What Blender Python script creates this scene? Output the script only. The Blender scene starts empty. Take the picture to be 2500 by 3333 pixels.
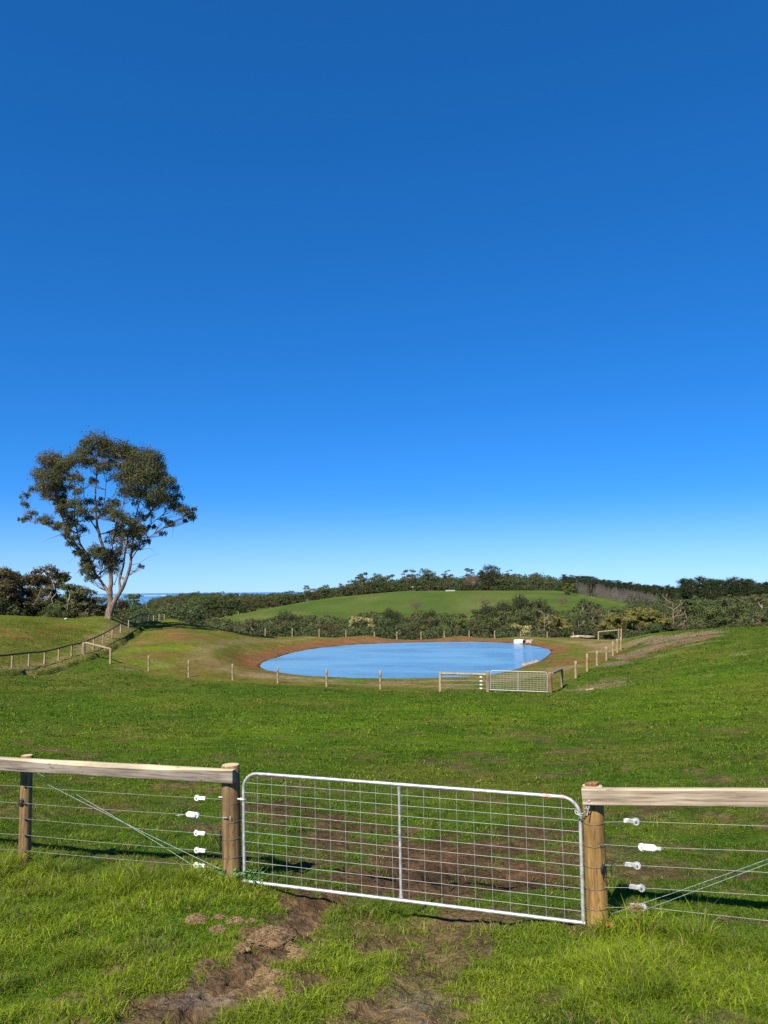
import bpy, math, random
import numpy as np
from mathutils import Vector, Matrix
random.seed(7)
RNG = np.random.default_rng(7)
SC = bpy.context.scene
COL = SC.collection
R = math.radians

# ------------------------------------------------------------------ camera
PITCH, ROLL, FPX = R(5.85), R(0.55), 2504.0
fwd = Vector((0, math.cos(PITCH), math.sin(PITCH)))
r0 = Vector((1, 0, 0)); u0 = Vector((0, -math.sin(PITCH), math.cos(PITCH)))
cright = r0*math.cos(ROLL) - u0*math.sin(ROLL)
cup = u0*math.cos(ROLL) + r0*math.sin(ROLL)
cam = bpy.data.cameras.new('camera')
cam.sensor_fit = 'HORIZONTAL'; cam.sensor_width = 36; cam.lens = 36*FPX/2500
cam.clip_start = 0.05; cam.clip_end = 400000
camo = bpy.data.objects.new('camera', cam); COL.objects.link(camo)
camo.matrix_world = Matrix((( cright.x, cup.x, -fwd.x, 0), (cright.y, cup.y, -fwd.y, 0), (cright.z, cup.z, -fwd.z, 0), (0, 0, 0, 1)))
SC.camera = camo

# ------------------------------------------------------------------ light
SUN_AZ_X, SUN_AZ_Y = -0.46, -0.89          # towards the sun, behind the viewer's left shoulder
SUN_EL = R(44)
w = bpy.data.worlds.new('World'); SC.world = w; w.use_nodes = True
nt = w.node_tree; nt.nodes.clear()
sky = nt.nodes.new('ShaderNodeTexSky'); sky.sky_type = 'NISHITA'; sky.sun_disc = False
sky.sun_elevation = SUN_EL
sky.sun_rotation = math.atan2(SUN_AZ_X, SUN_AZ_Y)
sky.altitude = 100; sky.air_density = 0.7; sky.dust_density = 0.0; sky.ozone_density = 10
hs = nt.nodes.new('ShaderNodeHueSaturation'); hs.inputs['Saturation'].default_value = 1.12
bg = nt.nodes.new('ShaderNodeBackground'); bg.inputs['Strength'].default_value = 0.092
wo = nt.nodes.new('ShaderNodeOutputWorld')
gm = nt.nodes.new('ShaderNodeGamma'); gm.inputs[1].default_value = 0.71
nt.links.new(sky.outputs[0], gm.inputs[0]); 
tn = nt.nodes.new('ShaderNodeMixRGB'); tn.blend_type = 'MULTIPLY'; tn.inputs[0].default_value = 1; tn.inputs[2].default_value = (0.80, 1.16, 1.62, 1)
nt.links.new(gm.outputs[0], tn.inputs[1]); nt.links.new(tn.outputs[0], hs.inputs['Color'])
# low cumulus far out over the sea, by direction in the sky
tc = nt.nodes.new('ShaderNodeTexCoord')
sep = nt.nodes.new('ShaderNodeSeparateXYZ'); nt.links.new(tc.outputs['Generated'], sep.inputs[0])
mp = nt.nodes.new('ShaderNodeMapping'); mp.inputs['Scale'].default_value = (48, 48, 95)
nt.links.new(tc.outputs['Generated'], mp.inputs[0])
cn = nt.nodes.new('ShaderNodeTexNoise'); cn.inputs['Scale'].default_value = 1.0; cn.inputs['Detail'].default_value = 7
nt.links.new(mp.outputs[0], cn.inputs[0])
def mrange(src, a, b, c=0.0, d=1.0, tree=None):
    m = tree.nodes.new('ShaderNodeMapRange'); m.interpolation_type = 'SMOOTHSTEP'
    m.inputs[1].default_value = a; m.inputs[2].default_value = b
    m.inputs[3].default_value = c; m.inputs[4].default_value = d
    tree.links.new(src, m.inputs[0]); return m.outputs[0]
def mth(op, a, b, tree):
    m = tree.nodes.new('ShaderNodeMath'); m.operation = op
    for i, v in enumerate((a, b)):
        if isinstance(v, (int, float)): m.inputs[i].default_value = v
        else: tree.links.new(v, m.inputs[i])
    return m.outputs[0]
nt.links.new(mrange(sep.outputs['Z'], 0.0, 0.13, 0.97, 1.13, nt), hs.inputs['Saturation'])
k1 = mrange(sep.outputs['X'], -0.365, -0.395, tree=nt)
k2 = mrange(sep.outputs['Z'], 0.004, 0.012, tree=nt)
k3 = mrange(sep.outputs['Z'], 0.034, 0.024, tree=nt)
kk = mth('MULTIPLY', mth('MULTIPLY', k1, k2, nt), k3, nt)
thr = mth('ADD', cn.outputs[0], mth('MULTIPLY', kk, 0.16, nt), nt)
cm = mth('MULTIPLY', mrange(thr, 0.66, 0.80, tree=nt), kk, nt)
mixc = nt.nodes.new('ShaderNodeMixRGB'); mixc.inputs[2].default_value = (5.2, 6.6, 8.4, 1)
nt.links.new(cm, mixc.inputs[0]); nt.links.new(hs.outputs[0], mixc.inputs[1])
nt.links.new(mixc.outputs[0], bg.inputs[0]); nt.links.new(bg.outputs[0], wo.inputs[0])
sl = bpy.data.lights.new('sun', 'SUN'); sl.energy = 5.0; sl.angle = R(0.53); sl.color = (1, 0.92, 0.80)
so = bpy.data.objects.new('sun', sl); COL.objects.link(so)
hd = Vector((SUN_AZ_X, SUN_AZ_Y, 0)).normalized()*math.cos(SUN_EL); hd.z = math.sin(SUN_EL)
so.rotation_euler = hd.to_track_quat('Z', 'Y').to_euler()
SC.view_settings.view_transform = 'Standard'; SC.view_settings.look = 'None'
SC.view_settings.exposure = 0.82; SC.view_settings.gamma = 1.0

# ------------------------------------------------------------------ helpers
def ray(px, py):
    return fwd + cright*((px-1250)/FPX) + cup*((1666.5-py)/FPX)
def P(px, py, Y):
    d = ray(px, py); return d*(Y/d.y)
def tag(o, label=None, cat=None, group=None, kind=None):
    if label: o['label'] = label
    if cat: o['category'] = cat
    if group: o['group'] = group
    if kind: o['kind'] = kind
    return o
def empty(name, loc=(0, 0, 0)):
    o = bpy.data.objects.new(name, None); o.empty_display_size = 0.2; o.location = loc
    COL.objects.link(o); return o
def npmesh(name, V, F, mats=(), parent=None, attrs=None, smooth=False, mi=None, loc=None):
    """V (n,3) array; F list of (m,k) int arrays"""
    V = np.asarray(V, dtype=np.float32)
    if not isinstance(F, list): F = [F]
    F = [np.asarray(f, dtype=np.int32) for f in F if len(f)]
    me = bpy.data.meshes.new(name)
    me.vertices.add(len(V)); me.vertices.foreach_set('co', V.ravel())
    nl = sum(f.size for f in F); npoly = sum(len(f) for f in F)
    me.loops.add(nl); me.loops.foreach_set('vertex_index', np.concatenate([f.ravel() for f in F]))
    me.polygons.add(npoly)
    tot = np.concatenate([np.full(len(f), f.shape[1], dtype=np.int32) for f in F])
    st = np.concatenate([[0], np.cumsum(tot)[:-1]]).astype(np.int32)
    me.polygons.foreach_set('loop_start', st); me.polygons.foreach_set('loop_total', tot)
    if mi is not None: me.polygons.foreach_set('material_index', np.asarray(mi, dtype=np.int32))
    me.polygons.foreach_set('use_smooth', np.full(npoly, smooth))
    for m in mats: me.materials.append(m)
    if attrs:
        for an, arr in attrs.items():
            a = me.color_attributes.new(an, 'FLOAT_COLOR', 'POINT')
            c = np.ones((len(V), 4), dtype=np.float32); c[:, :3] = arr
            a.data.foreach_set('color', c.ravel())
    me.update(calc_edges=True)
    o = bpy.data.objects.new(name, me); COL.objects.link(o)
    if parent: o.parent = parent
    if loc is not None: o.location = loc
    return o
class MB:
    """collects tubes and boxes into one mesh"""
    def __init__(s): s.v = []; s.q = []; s.t = []; s.n = 0; s.qm = []; s.tm = []
    def add(s, V, quads=(), tris=(), m=0):
        s.v.extend([tuple(p) for p in V])
        for q in quads: s.q.append([i+s.n for i in q]); s.qm.append(m)
        for t in tris: s.t.append([i+s.n for i in t]); s.tm.append(m)
        s.n += len(V); return s
    def tube(s, pts, rad, sides=8, cap=True, m=0, capm=None, jit=0.0, rnd=random):
        pts = [Vector(p) for p in pts]
        if not hasattr(rad, '__len__'): rad = [rad]*len(pts)
        V = []; Q = []; T = []
        up = None
        for i, p in enumerate(pts):
            a = pts[max(i-1, 0)]; b = pts[min(i+1, len(pts)-1)]
            t = (b-a).normalized()
            if up is None:
                up = t.cross(Vector((0.13, 1, 0.07))); 
                if up.length < 1e-3: up = t.cross(Vector((1, 0, 0)))
                up.normalize()
            x = (up - t*up.dot(t)).normalized(); up = x; y = t.cross(x)
            for k in range(sides):
                an = 2*math.pi*k/sides; r = rad[i]*(1+jit*rnd.uniform(-1, 1))
                V.append(p + x*(math.cos(an)*r) + y*(math.sin(an)*r))
        for i in range(len(pts)-1):
            for k in range(sides):
                a = i*sides+k; b = i*sides+(k+1) % sides
                Q.append((a, b, b+sides, a+sides))
        s.add(V, Q, T, m)
        if cap:
            for e, rev in ((0, True), (len(pts)-1, False)):
                base = [V[e*sides+k] for k in range(sides)]
                c = sum(base, Vector())/sides
                n0 = s.n; s.v.extend([tuple(q) for q in base]+[tuple(c)])
                for k in range(sides):
                    tri = (n0+k, n0+(k+1) % sides, n0+sides)
                    s.t.append(tri[::-1] if rev else tri); s.tm.append(capm if capm is not None else m)
                s.n += sides+1
        return s
    def box(s, c, ax, ay, az, m=0):
        """c centre, ax ay az half-vectors"""
        c, ax, ay, az = map(Vector, (c, ax, ay, az))
        V = [c+ax*i+ay*j+az*k for i in (-1, 1) for j in (-1, 1) for k in (-1, 1)]
        return s.add(V, [(0, 1, 3, 2), (4, 6, 7, 5), (0, 4, 5, 1), (2, 3, 7, 6), (0, 2, 6, 4), (1, 5, 7, 3)], m=m)
    def ball(s, c, rx, ry, rz, seg=8, rings=6, jit=0.0, m=0, rnd=random):
        c = Vector(c); V = []; Q = []; T = []
        for i in range(1, rings):
            ph = math.pi*i/rings
            for k in range(seg):
                th = 2*math.pi*k/seg; j = 1+jit*rnd.uniform(-1, 1)
                V.append(c+Vector((rx*math.sin(ph)*math.cos(th)*j, ry*math.sin(ph)*math.sin(th)*j, rz*math.cos(ph)*j)))
        n = len(V); V += [c+Vector((0, 0, rz)), c-Vector((0, 0, rz))]
        for i in range(rings-2):
            for k in range(seg):
                a = i*seg+k; b = i*seg+(k+1) % seg; Q.append((a, a+seg, b+seg, b))
        for k in range(seg):
            T.append((k, (k+1) % seg, n)); T.append(((rings-2)*seg+(k+1) % seg, (rings-2)*seg+k, n+1))
        return s.add(V, Q, T, m)
    def build(s, name, mats, parent=None, smooth=False, loc=None, origin=None):
        if not isinstance(mats, (list, tuple)): mats = [mats]
        V = np.array(s.v, dtype=np.float32)
        if origin is not None: V = V-np.array(origin, dtype=np.float32)
        o = npmesh(name, V, [np.array(s.q, dtype=np.int32).reshape(-1, 4), np.array(s.t, dtype=np.int32).reshape(-1, 3)],
                   mats, parent, smooth=smooth, mi=s.qm+s.tm)
        if origin is not None and parent is None: o.location = origin
        if loc is not None: o.location = loc
        return o

# value noise
def _hash(ix, iy, s):
    h = (ix.astype(np.int64)*374761393 + iy.astype(np.int64)*668265263 + s*982451653) & 0xffffffff
    h = ((h ^ (h >> 13))*1274126177) & 0xffffffff
    return ((h ^ (h >> 16)) & 0xffff)/65535.0
def vnoise(x, y, s=0):
    x = np.asarray(x, float); y = np.asarray(y, float)
    ix = np.floor(x); iy = np.floor(y); fx = x-ix; fy = y-iy
    fx = fx*fx*(3-2*fx); fy = fy*fy*(3-2*fy)
    a = _hash(ix, iy, s); b = _hash(ix+1, iy, s); c = _hash(ix, iy+1, s); d = _hash(ix+1, iy+1, s)
    return (a*(1-fx)+b*fx)*(1-fy)+(c*(1-fx)+d*fx)*fy
def fbm(x, y, s=0, o=4):
    t = 0; a = 0.5; n = 0
    for i in range(o):
        t = t+a*vnoise(x*2**i+i*17.3, y*2**i-i*9.1, s+i); n += a; a *= 0.5
    return t/n
def sstep(a, b, x):
    t = np.clip((x-a)/(b-a), 0, 1); return t*t*(3-2*t)

# ------------------------------------------------------------------ terrain shape
def zat(px, py, Y): return P(px, py, Y).z
CT = []   # control points X, Y, z
def cp(px, py, Y): p = P(px, py, Y); CT.append((p.x, p.y, p.z))
def cz(px, Y, z): p = P(px, 2000, Y); CT.append((p.x, p.y, z))
for px in (-700, 0, 600, 1250, 1900, 2600, 3200):
    cz(px, 1.5, -1.8); cz(px, 3.2, -2.25); cz(px, 5.0, -2.66)
cp(79, 2822, 9.07); cp(756, 2862, 8.2); cp(1947, 3012, 7.0); cz(1300, 7.6, -3.12); cz(2700, 6.4, -3.0); cz(-500, 9.8, -3.3)
for Y, z in ((12, -3.55), (18, -4.1), (26, -4.8), (36, -5.6)):
    for px, dz in ((-600, 0.25), (300, 0.05), (1100, 0), (1800, 0.02), (2500, 0.02*Y), (3200, 0.035*Y)): cz(px, Y, z+dz)
LFENCE = [(38,2187,55,650),(93,2177,58.5,640),(144,2169.5,61.5,630),(190,2156,64,612),(232,2144.5,66,597),(268,2135,67.5,573),(304,2119,71,553),(335,2103,75,518),(365,2084,79,490),(392,2066,84,465),(418,2051,89,437),(440,2040,94,415),(462,2029.5,100,403),(483,2025,106,400),(500,2021,112,397),(518,2020,118,392),(535,2019,123,397),(549,2021,127,407)]
for a in LFENCE: cp(a[0], a[1], a[2])
ROW = [(360,2160,61,2110),(484,2184,60,2134),(614,2202,57.7,2149.5),(757,2214,57,2161),(904,2223,56,2170),(1063,2234,52.6,2177),(1238,2243,51,2183),(1433,2249,48,2187.5)]
for a in ROW: cp(a[0], a[1], a[2])
cp(1588, 2252, 47.2); cp(1792, 2255, 46.5)
RROW = [(1829,2234,50.5,2174),(1874,2207,54,2152),(1911,2185,58.5,2128),(1943,2168,63,2119),(1974,2148,67.5,2105),(1995,2134,72,2088),(2009,2124,76,2080),(2021,2117,80,2075)]
for a in RROW: cp(a[0], a[1], a[2])
for px_, py_ in ((1795,2123),(1768,2148),(1705,2171),(1595,2197),(1427,2209),(1300,2211),(1179,2210),(1034,2204),(909,2190),(841,2169),(870,2150),(1010,2112),(1275,2093),(1511,2089),(1676,2094)):
    d_ = ray(px_, py_); t_ = -6.93/d_.z; CT.append((d_.x*t_, d_.y*t_, -6.93))
# left paddock and its skyline, mound, dam crest, right hillside
for a in ((-300,2004,92),(0,2004,92),(150,2008,90),(300,2011,88),(355,2012,88),(400,2020,94),(100,2060,72),(-300,2080,66),(250,2060,78),
          (542,2024,106),(590,2028,107),(650,2036,107),(740,2053,107),(868,2071,108),(620,2085,80),(560,2130,70),(760,2130,75),(480,2100,76),(700,2100,80),
          (1000,2069,109),(1200,2069,110),(1500,2070,110),(1700,2071,110),(1800,2076,109),(1948,2082,108),(2015,2082,105),(2060,2077,98),
          (1850,2110,90),(1900,2140,75),(2093,2067,88),(2171,2057,82),(2250,2050,78),(2340,2045,75),(2500,2040,72),(2800,2030,70),(3200,2015,70),
          (2100,2150,60),(2250,2140,55),(2400,2120,55),(2070,2215,48),(2300,2230,42),(2500,2200,42)): cp(*a)
# behind the crests
for px in (-600, 0, 300, 500): cz(px, 110, -5.5); cz(px, 135, -9)
for px in (750, 1000, 1300, 1600, 1850): cz(px, 118, -7.4); cz(px, 135, -10)
for px in (2050, 2250, 2500, 3000): cz(px, 100, -6.5); cz(px, 125, -9.5)
for px in (-600, 0, 400, 800, 1200, 1600, 2000, 2500, 3200):
    cz(px, 170, -14.5); cz(px, 235, -19); cz(px, 310, -19.5)
for a in ((1300,2016,380),(1500,2014,385),(1050,2022,390),(1700,2006,390),(850,2028,400),(1900,2008,380),
          (1300,1926,615),(1400,1924,620),(1500,1923.5,620),(1600,1924,620),(1700,1924,620),(1827,1927,600),(1933,1946,540),(2000,1962,500),(2058,1977,470),
          (1200,1934,610),(1082,1945,600),(980,1962,580),(889,1978,560),(800,1996,530),(711,2012,500),(640,2024,480),
          (1400,1970,480),(1100,1990,470),(1750,1965,480)): cp(*a)
for px, z in ((1100,-10),(1300,-2),(1500,1.5),(1660,2.8),(1850,0)): cz(px, 760, z)
for px, z in ((2150,-17),(2300,-18),(2500,-18),(3200,-16)): cz(px, 420, z); cz(px, 600, z+4); cz(px, 800, z+5)
for px, z in ((-600,-26),(0,-26),(300,-28),(500,-26),(650,-24)): cz(px, 420, z); cz(px, 600, z-1)
for px, z in ((-600,-45),(0,-45),(300,-42),(500,-26),(700,-23),(900,-19)): cz(px, 1000, z)
for px, z in ((-600,-60),(0,-60),(300,-52),(570,-17),(680,-17),(900,-21),(1300,-10),(2000,-10),(3200,-10)): cz(px, 1500, z)
for px in (-600, 0, 400, 800, 1300, 2000, 3200): cz(px, 2600, -75); cz(px, 5000, -112); cz(px, 9000, -125)
CT = np.array(CT)
def tocoord(X, Y):
    X = np.asarray(X, float); Y = np.asarray(Y, float)
    r = np.hypot(X, Y); th = np.arctan2(X, Y)
    th = np.clip(th, -0.62, 0.62)
    return th*3.2, np.log(np.maximum(r, 0.8))
_cu, _cv = tocoord(CT[:, 0], CT[:, 1])
C2 = 0.05**2
_K = np.sqrt((_cu[:, None]-_cu)**2+(_cv[:, None]-_cv)**2+C2)
_Amat = np.zeros((len(CT)+1, len(CT)+1)); _Amat[:-1, :-1] = _K - np.eye(len(CT))*0.004; _Amat[:-1, -1] = 1; _Amat[-1, :-1] = 1
_W = np.linalg.solve(_Amat, np.append(CT[:, 2], 0))
def znat(X, Y):
    X = np.atleast_1d(np.asarray(X, float)); Y = np.atleast_1d(np.asarray(Y, float))
    u, v = tocoord(X, Y); out = np.empty(len(u))
    for i in range(0, len(u), 60000):
        s = slice(i, i+60000)
        out[s] = np.sqrt((u[s, None]-_cu)**2+(v[s, None]-_cv)**2+C2) @ _W[:-1] + _W[-1]
    return out
# pond outline
POND_Z = -7.0
PONDPX = [(1795,2123),(1768,2148),(1722,2164),(1705,2171),(1671,2182),(1595,2197),(1510,2204),(1427,2209),(1300,2211),(1179,2210),(1034,2204),(970,2198),(909,2190),(860,2181),(841,2169),(850,2160),(870,2150),(937,2128),(1010,2112),(1130,2099),(1275,2093),(1400,2090),(1511,2089),(1600,2090.5),(1676,2094),(1730,2100),(1773,2110),(1790,2116)]
def onz(px, py, z):
    d = ray(px, py); t = z/d.z; return d*t
POND = np.array([(onz(x, y, POND_Z).x, onz(x, y, POND_Z).y) for x, y in PONDPX])
def smoothpoly(Pn, it=2):
    for _ in range(it):
        Q = []
        for i in range(len(Pn)):
            a, b = Pn[i], Pn[(i+1) % len(Pn)]; Q += [a*0.75+b*0.25, a*0.25+b*0.75]
        Pn = np.array(Q)
    return Pn
POND = smoothpoly(POND, 1)
def polysd(X, Y, Pg):
    """signed distance, negative inside"""
    d = np.full(X.shape, 1e9); ins = np.zeros(X.shape, bool)
    for i in range(len(Pg)):
        ax, ay = Pg[i]; bx, by = Pg[(i+1) % len(Pg)]
        ex, ey = bx-ax, by-ay; L = ex*ex+ey*ey+1e-12
        t = np.clip(((X-ax)*ex+(Y-ay)*ey)/L, 0, 1)
        d = np.minimum(d, np.hypot(X-ax-t*ex, Y-ay-t*ey))
        c = ((ay > Y) != (by > Y)) & (X < (bx-ax)*(Y-ay)/(by-ay+1e-12)+ax)
        ins ^= c
    return np.where(ins, -d, d)
# scarp polyline beside the curved fence, in ground coordinates
SCPX = [(-120,2206,51),(0,2198,53),(136,2186,56.5),(184,2175,59.5),(244,2155,63),(304,2135,66),(347,2116,70),(374,2095,75),(423,2067,83),(461,2043,92),(515,2027,103)]
SCARP = np.array([(P(a, b, c).x, P(a, b, c).y) for a, b, c in SCPX])
def linesd(X, Y, L):
    """distance with sign: positive to the left of travel"""
    best = np.full(X.shape, 1e9); sg = np.zeros(X.shape)
    for i in range(len(L)-1):
        ax, ay = L[i]; bx, by = L[i+1]; ex, ey = bx-ax, by-ay; l2 = ex*ex+ey*ey
        tt = np.clip(((X-ax)*ex+(Y-ay)*ey)/l2, 0, 1)
        d = np.hypot(X-ax-tt*ex, Y-ay-tt*ey); cr = ex*(Y-ay)-ey*(X-ax)
        m = d < best; best = np.where(m, d, best); sg = np.where(m, np.sign(cr), sg)
    return best*sg
TRACKS = []      # soil blobs near the gate, filled below
def terrain(X, Y, micro=False):
    X = np.atleast_1d(np.asarray(X, float)); Y = np.atleast_1d(np.asarray(Y, float))
    z = znat(X, Y)
    z = z + (fbm(X*0.12, Y*0.12, 3, 3)-0.5)*0.16*sstep(12, 40, Y)*sstep(96, 84, Y) + (fbm(X*0.9, Y*0.9, 5, 3)-0.5)*0.07*sstep(500, 100, Y)
    m = (np.abs(X) < 45) & (Y > 45) & (Y < 125)
    if m.any():
        x, y, zz = X[m], Y[m], z[m]
        sd = polysd(x, y, POND)+ (fbm(x*0.7, y*0.7, 21, 3)-0.5)*0.35
        bank = np.where(sd > 0, POND_Z+0.02+sd*0.16, POND_Z+sd*0.35)
        zz = np.where(sd > 0, bank*(1-sstep(0.3, 4.5, sd))+zz*sstep(0.3, 4.5, sd), bank)
        z[m] = np.maximum(zz, POND_Z-2)
    m = (X < -14) & (X > -45) & (Y > 46) & (Y < 112)
    if m.any():
        x, y = X[m], Y[m]
        s = linesd(x, y, SCARP) + (fbm(x*0.8, y*0.8, 31, 3)-0.5)*0.9
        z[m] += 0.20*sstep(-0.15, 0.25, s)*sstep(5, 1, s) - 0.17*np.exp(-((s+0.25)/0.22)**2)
    return z
def H(x, y): return float(terrain([x], [y])[0])
_GY = np.exp(np.linspace(math.log(3), math.log(3000), 1500))
def G(px, py):
    d = ray(px, py); X = d.x/d.y*_GY; zr = d.z/d.y*_GY
    zt = terrain(X, _GY); k = np.where(zr <= zt)[0]
    k = k[0] if len(k) else len(_GY)-1
    if k > 0:
        a = zr[k-1]-zt[k-1]; b = zr[k]-zt[k]; t = a/(a-b+1e-9); Y = _GY[k-1]*(1-t)+_GY[k]*t
    else: Y = _GY[k]
    return np.array((d.x/d.y*Y, Y))

# ------------------------------------------------------------------ ground colour
GREEN = (0.061, 0.108, 0.013); LUSH = (0.110, 0.180, 0.011); OLIVE = (0.125, 0.118, 0.026); STRAW = (0.26, 0.20, 0.10)
RED = (0.175, 0.084, 0.040); SOIL = (0.118, 0.078, 0.046); TAN = (0.22, 0.165, 0.095); DARKS = (0.045, 0.030, 0.020); GREY = (0.19, 0.15, 0.115)
PATCH = []; MUD = (0.092, 0.056, 0.034)
def patch(px, py, rx, ry, col, st=1.0, rough=0.8, fr=None):
    if py > 2600 and col is not STRAW: rx *= 1.22; ry *= 1.25
    c = G(px, py); Y = c[1]; wx = rx*Y/FPX
    n = G(px, py+ry)[1]; f = G(px, py-ry)[1]
    wy = min(max((f-n)/2, wx*0.25), wx*6)
    PATCH.append((c[0], c[1], wx, wy, col, st, rough, fr or 1.6/max(min(wx, wy), 0.15)))
# dirt on the near side
for a in ((1010,2960,75,45),(960,3020,90,45),(1090,2930,50,25),(900,3080,80,40),(800,3140,110,45),(760,3210,150,50),(640,3270,190,60),(520,3315,200,50),(1000,3180,70,30),(850,3040,60,30)):
    patch(*a, SOIL, 0.95)
for a in ((1470,3020,150,40),(1520,2985,130,25),(1420,3120,110,60),(1370,3230,120,70),(1350,3310,150,50),(1230,3080,80,40),(1200,3290,90,40),(1620,2975,70,22),(1560,3080,60,30)):
    patch(*a, SOIL, 0.8)
patch(1370,3260,70,50,GREY,0.6); patch(640,3260,100,30,GREY,0.5)
for a in ((370,3160,60,14),(230,3250,60,20),(1820,3240,60,22),(2380,3320,120,25),(150,2880,30,10)): patch(*a, SOIL, 0.7)
# mud behind the gate
for a in ((1330,2845,210,40),(1560,2850,200,45),(1230,2870,150,30),(1450,2790,160,26),(1600,2760,180,26),(1330,2760,140,24),(1150,2700,160,20),(1000,2660,130,14),(900,2625,110,12),(1720,2820,150,22),(1750,2700,110,14),(1100,2740,100,12),(1500,2900,160,18),(1020,2930,150,16)):
    patch(*a, MUD, 0.9, 1.5)
for a in ((1500,2830,330,60),(1300,2780,240,34),(1650,2720,170,18)): patch(*a, MUD, 0.6, 1.6)
patch(1400,2850,150,28,DARKS,0.7); patch(1650,2880,120,18,DARKS,0.6)
for a in ((60,2415,60,9),(160,2440,90,8),(270,2462,60,7),(600,2555,60,9),(690,2570,60,9),(620,2520,30,6),(1960,2770,90,8),(2180,2830,110,10),(2360,2850,110,10),(2050,2600,40,6),(1650,2395,90,9),(1760,2405,50,7),(1540,2455,80,9),(1830,2450,60,7),(2040,2500,30,6),(2250,2510,40,9),(1400,2480,60,8),(2430,2990,90,14),(2100,2880,60,10),(2450,2770,60,8),(520,2800,60,10),(350,2790,50,10)):
    patch(*a, SOIL, 0.75, 1.2)
# middle distance
patch(1000,2290,160,12,OLIVE,0.5); patch(1500,2420,260,30,LUSH,0.45); patch(900,2380,200,20,LUSH,0.4); patch(700,2280,300,20,OLIVE,0.25); patch(60,2290,60,8,SOIL,0.5); patch(260,2240,90,6,OLIVE,0.7)
ENCL = [(515,2027,103),(461,2043,92),(423,2067,83),(374,2095,75),(347,2116,70)]
ENC = np.array([tuple(G(*q)) for q in ((355,2158),(484,2188),(614,2208),(757,2222),(904,2232),(1063,2240),(1238,2247),(1433,2250),(1792,2252),(1829,2236),(1874,2210),(1911,2190),(1943,2172),(1974,2152),(2009,2128))]
               + [(25.2,80),(33,104),(34,125),(-30,125)] + [(P(*q).x, P(*q).y) for q in ENCL])
BG = []
for a in ((620,2070,60,14),(575,2068,40,8),(560,2052,40,6)): patch(*a, RED, 0.55)
for a in ((540,2105,70,12),(600,2110,60,10),(480,2160,90,10),(520,2172,60,8),(430,2120,40,16)): patch(*a, LUSH, 0.5)
for a in ((530,2165,50,5),(420,2178,50,5)): patch(*a, TAN, 0.5)
for a in ((500,2130,60,14),(760,2130,70,12),(680,2150,60,10),(600,2180,70,8),(700,2085,60,8)): patch(*a, RED, 0.28)
for a in ((830,2195,60,8),(900,2205,90,7),(1010,2216,100,5),(1200,2228,160,4),(1300,2222,120,4),(860,2155,40,10),(1450,2233,130,4),(1500,2215,100,3),(1620,2215,90,7),(1710,2200,70,8)):
    patch(*a, TAN, 0.75)
for a in ((1850,2153,60,6),(1920,2148,60,5),(1970,2140,50,4),(2010,2130,30,4),(1810,2160,40,6)): patch(*a, RED, 0.85)
for a in ((1860,2170,40,6),(1820,2180,50,7),(1960,2120,60,6),(1950,2098,50,7),(1990,2105,40,10),(1900,2090,50,4),(1960,2082,60,3)): patch(*a, TAN, 0.75)
for a in ((2050,2135,50,14),(2110,2112,80,12),(2190,2096,100,9),(2270,2080,90,7),(2090,2085,50,12),(2160,2078,80,11),(2250,2066,100,9),(2310,2062,50,6),(2000,2160,50,9)):
    patch(*a, (0.20, 0.15, 0.095), 0.95, 0.6)
for a in ((2060,2140,40,5),(2140,2112,60,4),(2230,2090,70,3),(2310,2070,40,3),(2190,2105,40,3)): patch(*a, RED, 0.7)
for a in ((2150,2135,50,4),(2260,2098,60,3),(2400,2132,30,4),(1960,2230,70,12),(1900,2245,60,8),(2000,2215,50,8),(2300,2200,30,5)): patch(*a, TAN, 0.55, 1.2)
for a in ((210,2045,50,6),(150,2062,60,5),(40,2070,60,7),(20,2050,40,5)): patch(*a, RED, 0.6, 1.2)
for a in ((330,2080,50,10),(290,2110,60,9),(60,2180,90,4),(170,2165,80,4),(370,2070,30,10)): patch(*a, STRAW, 0.45)
for a in ((100,2095,90,10),(200,2030,120,8),(60,2135,80,7)): patch(*a, OLIVE, 0.5)
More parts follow.
